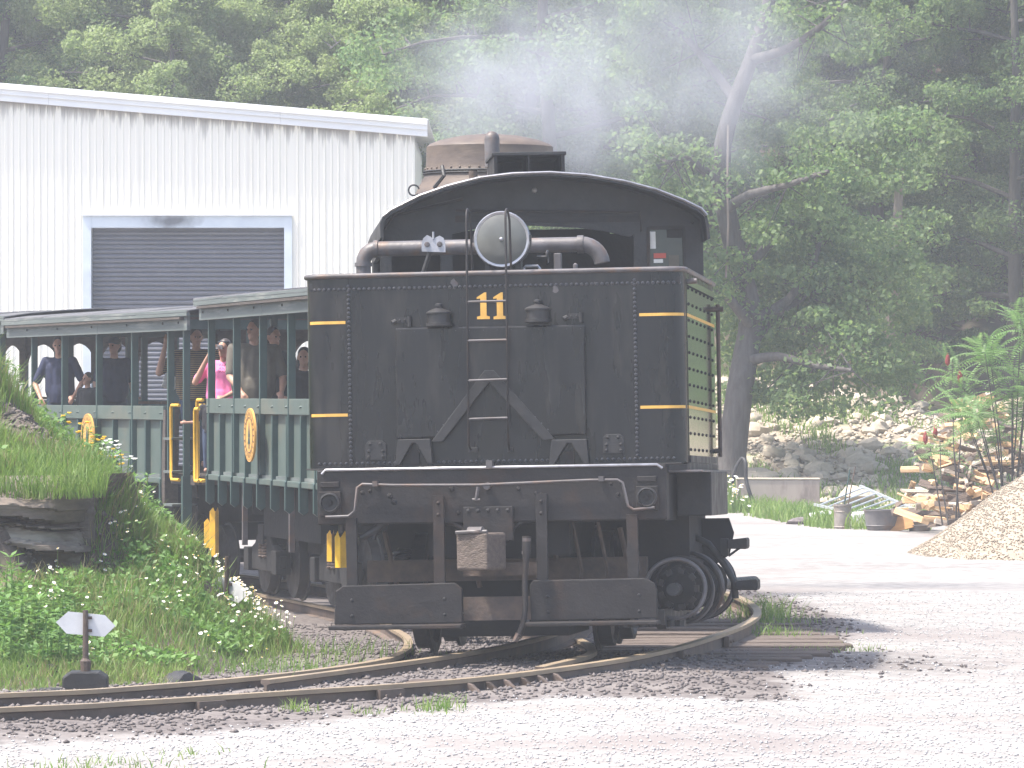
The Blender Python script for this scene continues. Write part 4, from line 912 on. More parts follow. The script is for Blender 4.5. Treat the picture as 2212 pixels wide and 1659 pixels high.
def make_car(label, pn, deg, L, posts, ribs, panel, arches, med=None, roofoff=0, rl=0):
    P, u, n_ = car_frame(pn, deg); c = P+n_*1.35
    car = thing('passenger_car', label, 'train car', (c.x, c.y, CAR_Z+roofoff), (0, R(rl), R(deg)), 'open excursion cars coupled behind the engine')
    sill, rt, fb, ft = 1.36, 2.35, 3.30, 3.51
    MB().box(-1.3,1.3,0,L,1.36,1.47).build('floor', M['wood_dark'], car)
    for x in (-.5,.3): MB().box(x,x+.2,.1,L-.1,.98,1.355).build('centre_sill', M['soot'], car)
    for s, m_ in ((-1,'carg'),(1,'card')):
        a, b = panel if s < 0 else (.3, L-.1)
        MB().box(s*1.33-.05,s*1.33+.05,a,b,sill,sill+.07).build('side_sill', M['carg'], car, bev=.008)
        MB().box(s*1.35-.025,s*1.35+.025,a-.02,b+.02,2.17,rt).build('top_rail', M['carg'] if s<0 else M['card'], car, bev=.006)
        rr = [r for r in ribs if a-.01 <= r <= b+.01] if s < 0 else [a]+[p for p in posts if a < p < b]+[b]
        edges = sorted(set([a]+rr+[b]))
        for q0, q1 in zip(edges, edges[1:]):
            if q1-q0 < .1: continue
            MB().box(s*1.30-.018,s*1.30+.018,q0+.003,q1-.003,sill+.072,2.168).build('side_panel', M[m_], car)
            if s < 0: MB().box(-1.345,-1.318,q0+.035,q1-.035,sill+.072,sill+.11).build('panel_ledge', M['fascia'], car)
        if s < 0:
            for r in rr: 
                MB().prism([(-1.35,rt-.19),(-1.385,rt-.19),(-1.385,sill+.07),(-1.40,sill+.05),(-1.40,sill-.26),(-1.35,sill-.30),(-1.30,sill-.26),(-1.30,rt-.19)], r-.03, r+.03, 'xz').build('rib', M['card'], car)
                mb = MB(); rivet(mb, (-1.376, r, 2.26), .016, (-1,0,0)); rivet(mb, (-1.376, r+.06, 2.255), .012, (-1,0,0)); mb.build('rib_bolts', M['card'], car)
        for p_ in posts:
            MB().box(s*1.34-.043,s*1.34+.043,p_-.025,p_+.025,1.47,fb+.12).build('post', M['card'], car, bev=.004)
            if s < 0:
                mb = MB(); rivet(mb, (-1.446, p_, fb+.1), .018, (-1,0,0)); mb.build('fascia_bolt', M['soot'], car)
        # fascia in two butted boards
        mid = L*.46
        for q0, q1 in ((-.12, mid), (mid+.008, L+.12)): MB().box(s*1.42-.022,s*1.42+.022,q0,q1,fb,ft).build('fascia_board', M['fascia'], car, bev=.004)
    mb = MB(); mb.box(-1.0,-.85,1.9,L-1.6,.72,1.3); mb.box(.7,.95,.5,L-.5,.6,1.35); mb.box(-.7,-.2,L*.4,L*.6,.55,1.0); mb.build('underframe', M['soot'], car)
    # end frames
    for y in (.06, L-.06):
        MB().box(-1.25,1.25,y-.04,y+.04,2.1,2.3).build('end_rail', M['card'], car); MB().box(-1.38,1.38,y-.03,y+.03,fb+.02,ft-.01).build('end_header', M['card'], car)
        for x in (-.55,.55): MB().box(x-.04,x+.04,y-.04,y+.04,1.47,fb+.1).build('end_post', M['card'], car)
    # roof: shallow arch in overlapping sheets of roll roofing
    nr = 4
    for k in range(nr):
        a = -.28+k*(L+.56)/nr; b = -.28+(k+1)*(L+.56)/nr; vs = []; dz = .006*k
        prof = [(-1.49,3.52),(-1.47,3.555),(-1.1,3.60),(-.55,3.65),(0,3.68),(.55,3.65),(1.1,3.60),(1.47,3.555),(1.49,3.52)]
        for y in (a, (a+b)/2, b+.03): vs += [(x, y, z+dz+random.uniform(-.008,.008)) for x, z in prof]
        m_ = len(prof); fs = [(j*m_+i, j*m_+i+1, (j+1)*m_+i+1, (j+1)*m_+i) for j in range(2) for i in range(m_-1)]
        o = MB().add(vs, fs).build('roof_sheet', M['roofing'], car, smooth=40); sm_ = o.modifiers.new('thick', 'SOLIDIFY'); sm_.thickness = .018
    for s in (-1, 1): MB().box(s*1.468-.02,s*1.468+.02,-.26,L+.26,ft-.03,3.555).build('eave_board', M['fascia'], car)
    MB().box(-1.5,1.5,0,L,3.44,3.47).build('ceiling', M['wood_dark'], car)
    if arches:                                         # arched brackets between the posts of the far side
        pe = sorted(posts)
        for q0, q1 in zip(pe, pe[1:]):
            if q1-q0 < .9: continue
            w = q1-q0-.08; c0 = (q0+q1)/2; pts_ = [(q0+.03,fb+.1),(q0+.03,2.72)]
            pts_ += [(c0-w/2*math.cos(t), 2.8+.42*math.sin(t)) for t in np.linspace(.0, math.pi, 15)]+[(q1-.03,2.72),(q1-.03,fb+.1)]
            MB().prism(pts_, 1.32, 1.36, 'yz').build('arch_bracket', M['wood_dark'], car)
        for p_ in pe: MB().box(1.28,1.31,p_-.13,p_+.13,2.62,3.35).build('arch_pilaster', M['wood_dark'], car)
    for k in range(int(L/1.25)):                       # slatted benches
        y = .9+k*1.25
        if y > L-.8: break
        bn = MB().box(.1,1.2,y-.2,y+.2,1.86,1.9).build('bench', M['bench'], car)
        for z in (2.05, 2.22, 2.36): MB().box(.1,1.2,y+.2,y+.23,z,z+.1 if z < 2.3 else z+.04).build('bench_slat', M['bench'] if z > 2.3 else M['wood_dark'], bn)
        for x in (.14, 1.1): MB().box(x,x+.06,y-.15,y+.24,1.47,1.86).build('bench_leg', M['wood_dark'], bn)
    if med: medallion(car, med, 1.93, .62)
    return car
def along(pn, deg, px, off):                           # where the sight line through px crosses a line inside the car
    P, u, n_ = car_frame(pn, deg); A = P+n_*off; k = (px-1106)/F
    s = (k*A.y-A.x)/(u.x-k*u.y); q = A+u*s; return Vector((q.x, q.y, 0))
C1 = ((-1.99,50.02,0), 15.0); C2 = ((-4.03,58.1,0), 21.1); C3 = ((-7.25,66.4,0), 26.0)
car1 = make_car('green open passenger car, the one whose end is hidden by the tender tank', *C1, 6.6, [.42,1.89,3.43,4.93,6.45], [.5,1.23,1.97,2.74,3.51,4.26,5.01,5.75,6.5], (.1,6.6), False, med=3.51, roofoff=.04)
car2 = make_car('green open passenger car with arched openings and steps at its end', *C2, 8.5, [.22,.9,2.52,4.19,5.9,7.48], [1.2,1.9,2.6,3.4,4.27,5.1,5.98,6.8,7.56], (1.14,8.3), True, med=4.27, roofoff=-.06)
car3 = make_car('green open passenger car furthest along, only its roof end showing above the bank', *C3, 8.0, [.2,1.8,3.4,5.0,6.6,7.8], [.2,1.0,1.8,2.6,3.4,4.2,5.0,5.8,6.6,7.8], (.1,7.9), True)
for c_, ys_ in ((car1, (1.5,5.2)), (car2, (1.4,6.9)), (car3, (1.2,6.6))):
    for y in ys_: make_truck(c_, y)
# steps and grab irons at the end of the second car
for k in range(4):
    z = 2.05-.42*k-.1; MB().add([(-1.42,.55,z),(-1.1,.55,z),(-1.1,.98,z),(-1.42,.98,z),(-1.42,.6,z-.03),(-1.1,.6,z-.03),(-1.1,.95,z-.03),(-1.42,.95,z-.03)], [(0,1,2,3),(4,7,6,5),(0,4,5,1),(1,5,6,2),(2,6,7,3),(3,7,4,0)]).build('step_tread', M['fascia'], car2)
    MB().box(-1.12,-1.10,.5,1.02,z-.35,z-.03).build('step_riser', M['soot'], car2)
MB().prism([(1.0,2.3),(1.1,2.3),(1.2,1.4),(1.14,1.1),(1.04,1.1)], -1.38, -1.2, 'yz').build('step_stringer', M['wood_dark'], car2)
MB().box(-1.4,-1.28,.18,.26,.7,1.47).build('corner_post', M['card'], car2)
handrail(car2, .62, .27, 1.42, 2.36); handrail(car2, .02, -.28, 1.42, 2.36, -1.25)
handrail(car1, 6.95, 6.6, 1.34, 2.33); handrail(car1, 6.85, 6.6, 1.34, 2.22, -1.47)
stirrup(car2, -1.2, -.25, .58, .95, .055); stirrup(car1, -1.25, 6.75, .42, 1.02, .055); stirrup(car1, -1.05, 1.2, .55, .9, .04)
for y in (4.8, 2.2): MB().box(-1.3,-1.24,y-.03,y+.03,.62,1.36).build('truss_post', M['pipe'], car1)
MB().box(-.2,.2,6.6,7.0,.95,1.15).build('coupler', M['soot'], car1); MB().box(-.18,.18,-.4,0,.95,1.15).build('coupler', M['soot'], car2)
mb = MB(); mb.tube([(-1.15+.04*math.sin(k*1.7),-.15+k*.03,2.2-.18*math.sin(k/9*math.pi)) for k in range(10)], .012, 5); mb.build('gate_chain', M['galv'], car2)

# ================================================================ people in the cars
FLOOR = CAR_Z+1.47
def person(name_label, px, car, off, height, yaw, shirt, hands=None, bulk=1.0, head_yaw=0, lean=0, hair='hair', cap=None, stoop=0, long_hair=False, zoff=0, trousers='denim', side=0, hair_label=None):
    q = along(*car, px, off); h = height/1.80
    t = thing('person', name_label, 'person', (q.x, q.y, FLOOR+zoff), (R(stoop), R(lean), R(yaw)), 'passengers riding in the open cars')
    def V(x, y, z): return Vector((x*h, y*h, z*h))
    b = bulk
    sh = {-1: V(-.19*b, 0, 1.44), 1: V(.19*b, 0, 1.44)}
    hands = hands or {}
    arms = {}
    for s in (-1, 1):
        e, w = hands.get(s, ((s*.27*b, .02, 1.14), (s*.27*b, -.10, .90)))
        arms[s] = (V(*e), V(*w))
    body = MB(); vox = .0125*h
    body.caps(V(0,0,1.40), V(0,-.012,1.54), .062*h, .057*h)
    Hc = V(0,-.02,1.66); HT = Matrix.Rotation(R(head_yaw), 3, 'Z')
    def H(x, y, z): return Hc+HT @ V(x, y, z)
    body.ball(H(0,.005,.02), (.078*h,.095*h,.105*h), 14, 10, T=HT); body.ball(H(0,-.02,-.06), (.058*h,.066*h,.06*h), 12, 8, T=HT)
    body.caps(H(0,-.09,.01), H(0,-.108,-.022), .012*h, .017*h, 8); body.caps(H(-.03,-.082,.03), H(.03,-.082,.03), .014*h, .014*h, 8)
    body.caps(H(-.02,-.079,-.062), H(.02,-.079,-.062), .012*h, .012*h, 8); body.ball(H(0,-.068,-.1), (.026*h,.022*h,.02*h), 8, 6)
    for s in (-1, 1): body.ball(H(s*.08,.01,0), (.014*h,.024*h,.034*h), 8, 6, T=HT)
    for s in (-1, 1):
        e, w = arms[s]; body.caps(sh[s], e, .05*h*b, .042*h*b); body.caps(e, w, .042*h*b, .027*h)
        d = (w-e).normalized(); sd_ = d.cross(Vector((0,-1,0)));  sd_ = (sd_ if sd_.length > .2 else d.cross(Vector((1,0,0)))).normalized(); nn = sd_.cross(d).normalized()
        pc = w+d*.05*h; body.caps(w, pc+d*.03*h, .026*h, .034*h, 8)
        for k in range(4):
            base = pc+d*.035*h+sd_*(k-1.5)*.019*h; m1 = base+d*(.034+(.004 if k in (1,2) else 0))*h-nn*.008*h; m2 = m1+d*.018*h-nn*.024*h
            body.caps(base, m1, .0105*h, .0095*h, 6); body.caps(m1, m2, .0095*h, .0085*h, 6)
        tb = w+d*.025*h+sd_*.03*h; tm = tb+d*.03*h+sd_*.025*h; body.caps(tb, tm, .0125*h, .011*h, 6); body.caps(tm, tm+d*.03*h-nn*.008*h, .011*h, .009*h, 6)
    body.caps(V(0,.01,1.05), V(0,.01,1.24), .11*h*b, .11*h*b)
    for s in (-1, 1):
        body.caps(V(s*.09,0,.92), V(s*.1,-.01,.5), .085*h*b, .058*h); body.caps(V(s*.1,-.01,.5), V(s*.1,.02,.09), .056*h, .04*h); body.caps(V(s*.1,.02,.05), V(s*.11,-.13,.035), .042*h, .036*h)
    o = body.build('body', M['skin'], t, smooth=80); r = o.modifiers.new('skin', 'REMESH'); r.mode = 'VOXEL'; r.voxel_size = vox; r.use_smooth_shade = True
    k = o.modifiers.new('soft', 'SMOOTH'); k.factor = .5; k.iterations = 2
    for s in (-1, 1): MB().ball(H(s*.031,-.087,.008), .0115*h, 8, 6).build('eye', M['eye'], t)
    g = MB()
    for (x, z0, z1, r0, r1) in ((-.085,1.02,1.34,.125,.115),(.085,1.02,1.34,.125,.115),(0,1.0,1.3,.145,.14)):
        g.caps(V(x*b,-.015,z0), V(x*b,-.005,z1), r0*h*b, r1*h*b)
    g.caps(V(-.15*b,0,1.42), V(.15*b,0,1.42), .075*h*b, .075*h*b); g.caps(V(0,0,1.36), V(0,0,1.44), .125*h, .082*h); g.lathe([(.17*h*b,.86*h),(.175*h*b,1.0*h),(.16*h*b,1.1*h)], 16, (0,0,0))
    for s in (-1, 1):
        e, _ = arms[s]; end = sh[s].lerp(e, .82); g.caps(sh[s], end, .066*h*b**.5, .062*h*b**.5)
    so = g.build('shirt', M[shirt], t, smooth=80); r = so.modifiers.new('cloth', 'REMESH'); r.mode = 'VOXEL'; r.voxel_size = .014*h; r.use_smooth_shade = True
    k = so.modifiers.new('soft', 'SMOOTH'); k.factor = .5; k.iterations = 3
    tr = MB()
    for s in (-1, 1): tr.caps(V(s*.09,0,.9), V(s*.1,-.01,.5), .105*h*b, .078*h); tr.caps(V(s*.1,-.01,.5), V(s*.1,.02,.12), .076*h, .062*h)
    tr.caps(V(-.06,0,.93), V(.06,0,.93), .125*h*b, .125*h*b)
    to = tr.build('trousers', M[trousers], t, smooth=80); r = to.modifiers.new('cloth', 'REMESH'); r.mode = 'VOXEL'; r.voxel_size = .02*h; r.use_smooth_shade = True
    hb = MB(); hb.ball(H(0,.022,.045), (.087*h,.094*h,.098*h), 14, 10, T=HT); hb.ball(H(0,.055,-.01), (.078*h,.07*h,.09*h), 12, 8, T=HT)
    if long_hair:
        hb.caps(H(0,.09,.0), H(0,.1,-.14), .06*h, .05*h)
        for s in (-1,1): hb.caps(H(s*.065,.04,.0), H(s*.075,.04,-.12), .035*h, .03*h)
    ho = hb.build('hair', M[hair], t, smooth=60); r = ho.modifiers.new('hair', 'REMESH'); r.mode = 'VOXEL'; r.voxel_size = .011*h; r.use_smooth_shade = True
    if cap:
        cb = MB(); cb.ball(H(0,.008,.06), (.09*h,.105*h,.075*h), 16, 8, T=HT); co = cb.build('cap', M[cap], t, smooth=60)
        c2 = MB(); c2.prism([(-.07*h,0),(-.06*h,-.06*h),(0,-.09*h),(.06*h,-.06*h),(.07*h,0)], -.008, .004, 'xy', T=Matrix.Translation(H(0,-.07,.05)) @ HT.to_4x4()); c2.build('cap_peak', M[cap], co)
    return t, V, H, h, arms
t1 = person('person in olive grey T-shirt leaning on the rail, head turned aside', 544, C1, .30, 1.88, 8, 'olive', {-1: ((-.27,-.08,1.12),(-.16,-.30,.95)), 1: ((.34,-.05,1.12),(.30,-.3,.96))}, 1.26, head_yaw=-48, lean=1)
t2 = person('person in pink T-shirt holding a camera up to her face', 477, C1, .28, 1.66, -22, 'pink', {-1: ((-.36,-.12,1.20),(-.10,-.24,1.60)), 1: ((.28,-.10,1.12),(.16,-.3,1.02))}, 1.16, head_yaw=-6, long_hair=False, lean=2)
tt, V, H, h, arms = t2
cmr = MB(); cmr.box(-.055,.03,-.165,-.13,1.655,1.715); cmr.tube([(-.01,-.165,1.685),(-.01,-.2,1.685)], .02, 12)
o = cmr.build('compact_camera', M['steel_blue']); o.location = tt.location; o.rotation_euler = tt.rotation_euler; o.scale = (h,h,h)
o.data.materials.clear(); o.data.materials.append(M['bright']); tag(o, 'small silver compact camera held up by the person in pink', 'camera')
w = arms[-1][1]; mbr = MB(); mbr.tube([w+Vector((.034*math.cos(a), .034*math.sin(a), -.03+.01*math.cos(a))) for a in np.linspace(0, 6.283, 14)], .004, 5); mbr.build('bracelet', M['bright'], tt)
mb = MB(); mb.tube([H(.085*math.cos(a), .0-.085*math.sin(a)*.6, .09) for a in np.linspace(.3, 2.85, 12)], .012, 6); mb.build('sunglasses', M['eye'], tt)
mb = MB()
for k in range(9):
    a, b = divmod(k, 3); x = .05+b*.035-.02; z = 1.33-a*.04; mb.tube([(x-.012,-.172,z-.01),(x,-.176,z+.012),(x+.012,-.172,z-.008)], .003, 4)
mb.build('shirt_print', M['eye'], tt)
person('person in a black shirt standing behind the one in olive grey', 590, C1, .75, 1.80, 20, 'blackcloth', None, 1.12, head_yaw=20)
person('person in dark clothes sitting half hidden at the tender end of the first car', 655, C1, .9, 1.66, 30, 'blackcloth', None, .9, head_yaw=-35, zoff=-.12, long_hair=True)
person('person in tan and black striped shirt gripping a car post', 424, C2, .95, 1.86, 5, 'stripe', {-1: ((-.47,-.10,1.22),(-.40,-.22,1.56)), 1: ((.28,.0,1.14),(.26,-.1,.92))}, 1.3, head_yaw=10)
person('person in navy T-shirt leaning on the side rail, head behind a post', 134, C2, .3, 1.80, -8, 'navy', {-1: ((-.34,-.06,1.12),(-.22,-.26,.95)), 1: ((.33,-.02,1.15),(.25,-.2,.98))}, 1.02, stoop=6)
person('person in navy shirt and peaked cap standing in the arched car', 246, C2, .95, 1.78, 25, 'navy', None, 1.0, head_yaw=-55, cap='blackcloth')
person('child whose dark-haired head just shows above the side rail', 190, C2, .5, 1.28, -30, 'blackcloth', None, .95, head_yaw=-20)
person('child hidden behind the car side with one arm reaching to a yellow grab iron', 455, C1, .30, 1.02, 0, 'blackcloth', {-1: ((-.30,-.02,1.10),(-.52,-.06,1.09))}, .95)
bg_ = along(*C2, 385, .9); mb = MB(); mb.box(-.09,.09,-.03,.03,-.09,.09); mb.box(-.11,.11,-.04,-.03,-.02,.1); o = mb.build('camera_bag', M['paper'], bev=.015); o.location = (bg_.x-.1, bg_.y-.15, FLOOR+1.12); o.rotation_euler = (R(-30), R(25), R(10))
tag(o, 'pale folded bag hanging in front of the striped shirt', 'bag')

# ================================================================ foliage kit
def kites(c, axis_, nrm, L, Wd):
    c = np.asarray(c); axis_ = axis_/np.linalg.norm(axis_, axis=1, keepdims=True)
    side = np.cross(axis_, nrm); side /= np.maximum(np.linalg.norm(side, axis=1, keepdims=True), 1e-6)
    L = np.asarray(L)[:, None]; Wd = np.asarray(Wd)[:, None]; n2 = np.cross(side, axis_)
    a = c-axis_*L*.5; b = c+side*Wd*.5+n2*Wd*.12; t = c+axis_*L*.5; d = c-side*Wd*.5+n2*Wd*.12
    v = np.stack([a, b, t, d], 1).reshape(-1, 3); q = np.arange(len(c)*4).reshape(-1, 4)
    return v, q
def rand_unit(n):
    v = rng.normal(size=(n, 3)); return v/np.linalg.norm(v, axis=1, keepdims=True)
def leaf_cloud(centres, radii, per, leaf, flat=.5, up=.5, out=None):
    C = np.repeat(centres, per, 0); r = np.repeat(radii, per); n = len(C)
    u = rand_unit(n); u[:, 2] *= flat; rad = r*rng.uniform(.15, 1, n)**.5
    p = C+u*rad[:, None]
    nrm = rand_unit(n)*.75; nrm[:, 2] += up; nrm += u*.35
    nrm /= np.linalg.norm(nrm, axis=1, keepdims=True)
    ax = np.cross(nrm, rand_unit(n)); ax[:, 2] -= .25
    s = leaf*rng.uniform(.65, 1.35, n)
    return kites(p, ax, nrm, s, s*rng.uniform(.5, .75, n))
def make_tree_meshes(key, seed, H, Rd, base, limbs, per, leaf, m, bark='bark', tr=.26, flat=.45):
    rd = random.Random(seed); mb = MB(); cs = []; rs = []
    pts_ = [Vector((0,0,-1))]; x = y = 0
    for k in range(9):
        x += rd.uniform(-.22,.22); y += rd.uniform(-.22,.22); pts_.append(Vector((x, y, H*.92*(k+.0)/8)))
    mb.tube(pts_, [tr*1.35]+[tr*(1-.9*k/8)+.015 for k in range(9)], 9)
    def at_h(z):
        for a, b in zip(pts_, pts_[1:]):
            if a.z <= z <= b.z: return a.lerp(b, (z-a.z)/max(b.z-a.z, 1e-4))
        return pts_[-1]
    for i in range(limbs):
        f = (i+.5)/limbs; z = base+(H*.95-base)*f; az = i*2.399+rd.uniform(-.4,.4)
        ln = Rd*(math.sin(math.pi*min(.12+f*.9, 1))**.6)*rd.uniform(.75,1.15)
        p0 = at_h(z); rise = rd.uniform(.15,.55)*(1-.3*f); d = Vector((math.cos(az), math.sin(az), rise))
        path = [p0+d*ln*t+Vector((0,0,-.25*ln*t*t+.12*rd.uniform(-1,1)*t*ln*.4)) for t in (0,.25,.5,.75,1)]
        mb.tube(path, [.085*(1-f*.5)*tr/.26*(1-.82*t)+.008 for t in (0,.25,.5,.75,1)], 6)
        for k in range(7):
            t = rd.uniform(.3,1.02); q = path[0].lerp(path[-1], 0); j = min(int(t*4), 3); q = path[j].lerp(path[j+1], t*4-j)
            sd_ = Vector((-math.sin(az), math.cos(az), 0))*rd.uniform(-1,1)*ln*.42*t+Vector((0,0,rd.uniform(-.5,.6)))
            e = q+sd_; mb.tube([q, q.lerp(e, .5)+Vector((0,0,.08)), e], [.03,.018,.006], 4)
            cs.append(e); rs.append(rd.uniform(.5,1.0)*max(.6, ln*.24))
            cs.append(e+Vector((rd.uniform(-.7,.7), rd.uniform(-.7,.7), rd.uniform(-.4,.4)))); rs.append(rd.uniform(.4,.8)*max(.55, ln*.2))
    for k in range(5): cs.append(pts_[-1]+Vector((rd.uniform(-.8,.8), rd.uniform(-.8,.8), rd.uniform(-.8,.5)))); rs.append(.8)
    v, q = leaf_cloud(np.array([tuple(c) for c in cs]), np.array(rs), per, leaf, flat)
    return mb.mesh('trunk', M[bark], smooth=60), np_mesh('crown', v, q, M[m])
def plant_tree(name, meshes, x, y, z, s, rot, label, group, lean=(0,0)):
    t = thing(name, label, 'tree', (x, y, z), (R(lean[0]), R(lean[1]), rot), group); t.scale = (s, s, s)
    link('trunk', meshes[0], t); link('crown', meshes[1], t); return t
TV = {
 'la': make_tree_meshes('la', 1, 16, 4.6, 1.2, 30, 300, .125, 'lf_light', flat=.85),
 'lb': make_tree_meshes('lb', 2, 18, 4.2, 1.0, 32, 290, .125, 'lf_light', flat=.85),
 'ma': make_tree_meshes('ma', 3, 17, 4.8, 1.5, 28, 250, .13, 'lf_mid', flat=.7),
 'mb': make_tree_meshes('mb', 4, 19, 4.4, 2.5, 28, 250, .135, 'lf_mid', flat=.7),
 'da': make_tree_meshes('da', 5, 17, 5.0, 1.6, 28, 250, .12, 'lf_dark', flat=.5),
 'db': make_tree_meshes('db', 6, 19, 4.6, 2.8, 28, 240, .125, 'lf_dark', flat=.55),
}
LBL = {'l': ('pale_tree', 'light green broadleaf tree rising behind the white shed roof', 'light green trees behind the shed'),
       'm': ('broadleaf_tree', 'mid green broadleaf tree in the dense wood on the hillside', 'mid green trees of the hillside wood'),
       'd': ('shade_tree', 'dark green spreading tree in the shady wood beyond the stones', 'dark green trees beyond the stone bank')}
rs_ = random.Random(21); spots = []
for row, (y0, sc0) in enumerate(((109.5,.70),(114,.74),(119.5,.78),(125.5,.82),(132,.86),(139,.9),(147,.95),(156,1.0))):
    x = -21-row*.8+(row % 2)*2.0
    while x < 24+row*.8:
        if not (row == 0 and x > 2.0):
            lx = x*110/y0
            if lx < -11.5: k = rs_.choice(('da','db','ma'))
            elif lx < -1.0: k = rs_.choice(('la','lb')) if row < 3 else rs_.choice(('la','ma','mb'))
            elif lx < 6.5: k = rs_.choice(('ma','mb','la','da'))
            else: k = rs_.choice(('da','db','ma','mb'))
            if not (row < 1 and lx < -11.5): spots.append((k, x+rs_.uniform(-.7,.7), y0+rs_.uniform(-1.6,1.6), sc0*rs_.uniform(.88,1.15)))
        x += rs_.uniform(2.3,3.2) if (row < 3 and -11.5 < x < -1) else rs_.uniform(3.2,4.6)
spots += [('da',8.8,110,.8),('db',11.6,107,.8),('da',14.0,113,.85),('da',16.5,104,.75),('db',20,96,.8),('ma',24,90,.8),('ma',28,100,.9),('da',19,82,.7),('mb',25,78,.8)]
for i, (k, x, y, s) in enumerate(spots):
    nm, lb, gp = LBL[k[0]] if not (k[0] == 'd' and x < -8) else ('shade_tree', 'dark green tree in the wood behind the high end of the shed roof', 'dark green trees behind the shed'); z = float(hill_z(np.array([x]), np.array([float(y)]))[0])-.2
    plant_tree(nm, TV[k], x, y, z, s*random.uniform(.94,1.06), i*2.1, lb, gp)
# undergrowth on the slope
n = 80000; X = rng.uniform(-26, 30, n); Y = rng.uniform(104, 158, n); Z = hill_z(X, Y)+rng.uniform(0, 1, n)**1.5*3.2*vnoise(X, Y, .35, 8)+.05
sel = vnoise(X, Y, .3, 12) > .3; X, Y, Z = X[sel], Y[sel], Z[sel]; n = len(X)
nr = rand_unit(n); nr[:, 2] += .9; nr /= np.linalg.norm(nr, axis=1, keepdims=True); s = rng.uniform(.14,.34, n)
v, q = kites(np.stack([X, Y, Z], 1), np.cross(nr, rand_unit(n)), nr, s, s*.62)
o = link('undergrowth', np_mesh('undergrowth', v, q, M['lf_light']), kind='stuff'); tag(o, 'low green undergrowth covering the wooded hillside', 'undergrowth')

# ---- the crooked tree beside the stones
TD = 88.0
ht = thing('crooked_tree', 'tall leaning grey-barked tree beside the concrete block', 'tree', tuple(W(1582,1075,TD)))
HT_ = Matrix.Translation(-ht.location)
path = [W(x, y, TD+dy) for x, y, dy in ((1584,1085,0),(1578,1020,0),(1586,940,0),(1597,850,0),(1612,760,.2),(1622,690,.3),(1604,600,.4),(1578,500,.3),(1560,400,.2),(1562,310,0),(1588,220,0),(1622,130,.1),(1652,40,.2),(1672,-60,.3),(1690,-250,.5),(1700,-420,.5))]
path = catmull(path, .5)
mb = MB(); nP = len(path); mb.tube(path, [max(.30-.24*i/nP-.0*i, .05)+(.12*max(0, 1-i/3)) for i in range(nP)], 14)
limbs = [((1612,760),(1660,700),(1740,640),(1830,610),1.0), ((1600,600),(1650,540),(1720,470),(1790,380),.8), ((1570,450),(1620,420),(1700,400),(1790,370),.7),
 ((1625,690),(1700,650),(1760,560),(1780,430),1.2), ((1590,220),(1540,150),(1480,80),(1430,40),.6), ((1620,130),(1690,110),(1770,60),(1850,-20),.7), ((1620,700),(1570,640),(1530,610),(1500,600),.5), ((1612,780),(1680,770),(1760,790),(1840,800),.9), ((1560,400),(1510,360),(1470,340),(1440,350),.5)]
cs, rs = [], []
for L4 in limbs:
    d0 = L4[4]; pp = catmull([W(q[0], q[1], TD+.1+i*.5*(-1)**int(d0*10)) for i, q in enumerate(L4[:4])], .4); k = len(pp)
    mb.tube(pp, [.10*(1-.85*i/k)+.012 for i in range(k)], 7)
    for i in range(3, k):
        for _ in range(4):
            e = pp[i]+Vector((random.gauss(0,.55), abs(random.gauss(0,.9))+.1, random.gauss(-.1,.45))); mb.tube([pp[i], e], [.02,.006], 4); cs.append(tuple(e)); rs.append(random.uniform(.35,.7))
mb.build('trunk', M['bark'], ht, T=HT_, smooth=60)
for _ in range(95):                                     # hanging leafy sprays low in the crown
    px = random.uniform(1540,1980); py = random.uniform(470,850)-.0; 
    if py > 760 and px < 1580: continue
    c_ = W(px, py, TD+random.uniform(-.3,3.2) if abs(px-1600) > 60 else TD+random.uniform(.9,3.2)); cs.append(tuple(c_)); rs.append(random.uniform(.4,.8))
for _ in range(30): cs.append(tuple(W(random.uniform(1380,1560), random.uniform(-120,120), TD+random.uniform(.3,2.5)))); rs.append(random.uniform(.35,.7))
v, q = leaf_cloud(np.array(cs), np.array(rs), 150, .12, .5)
o = link('crown', np_mesh('crown', v-np.array(ht.location), q, M['lf_dark']), ht)
MB().tube([W(1573,270,TD-.5), W(1571,400,TD-.5), W(1573,490,TD-.5), W(1568,600,TD-.5)], .022, 5).build('hanging_vine', M['bark_pale'], ht, T=HT_)
# a dark branch reaching in over the yard, with its own trunk out to the left of the stack
bt = plant_tree('broadleaf_tree', TV['db'], 1.2, 104, -.6, .98, 1.2, 'dark green tree standing close behind the locomotive smoke', 'mid green trees of the hillside wood')
st = thing('stub_tree', 'pale smooth trunk rising from the shady leaf litter behind the stones', 'tree', tuple(W(1916,962,99)))
Ts = Matrix.Translation(-st.location)
MB().tube([W(1918,975,99), W(1917,950,99), W(1914,900,99), W(1918,850,99), W(1924,760,99), W(1932,600,99), W(1945,350,99)], [.30,.23,.19,.17,.16,.13,.08], 12).build('trunk', M['bark_pale'], st, T=Ts, smooth=60)
cc = [tuple(W(random.uniform(1850,2010), random.uniform(250,760), 99+random.uniform(-1.2,1.2))) for _ in range(30)]
v, q = leaf_cloud(np.array(cc), np.full(30, .75), 170, .14, .35); link('crown', np_mesh('crown', v-np.array(st.location), q, M['lf_dark']), st)

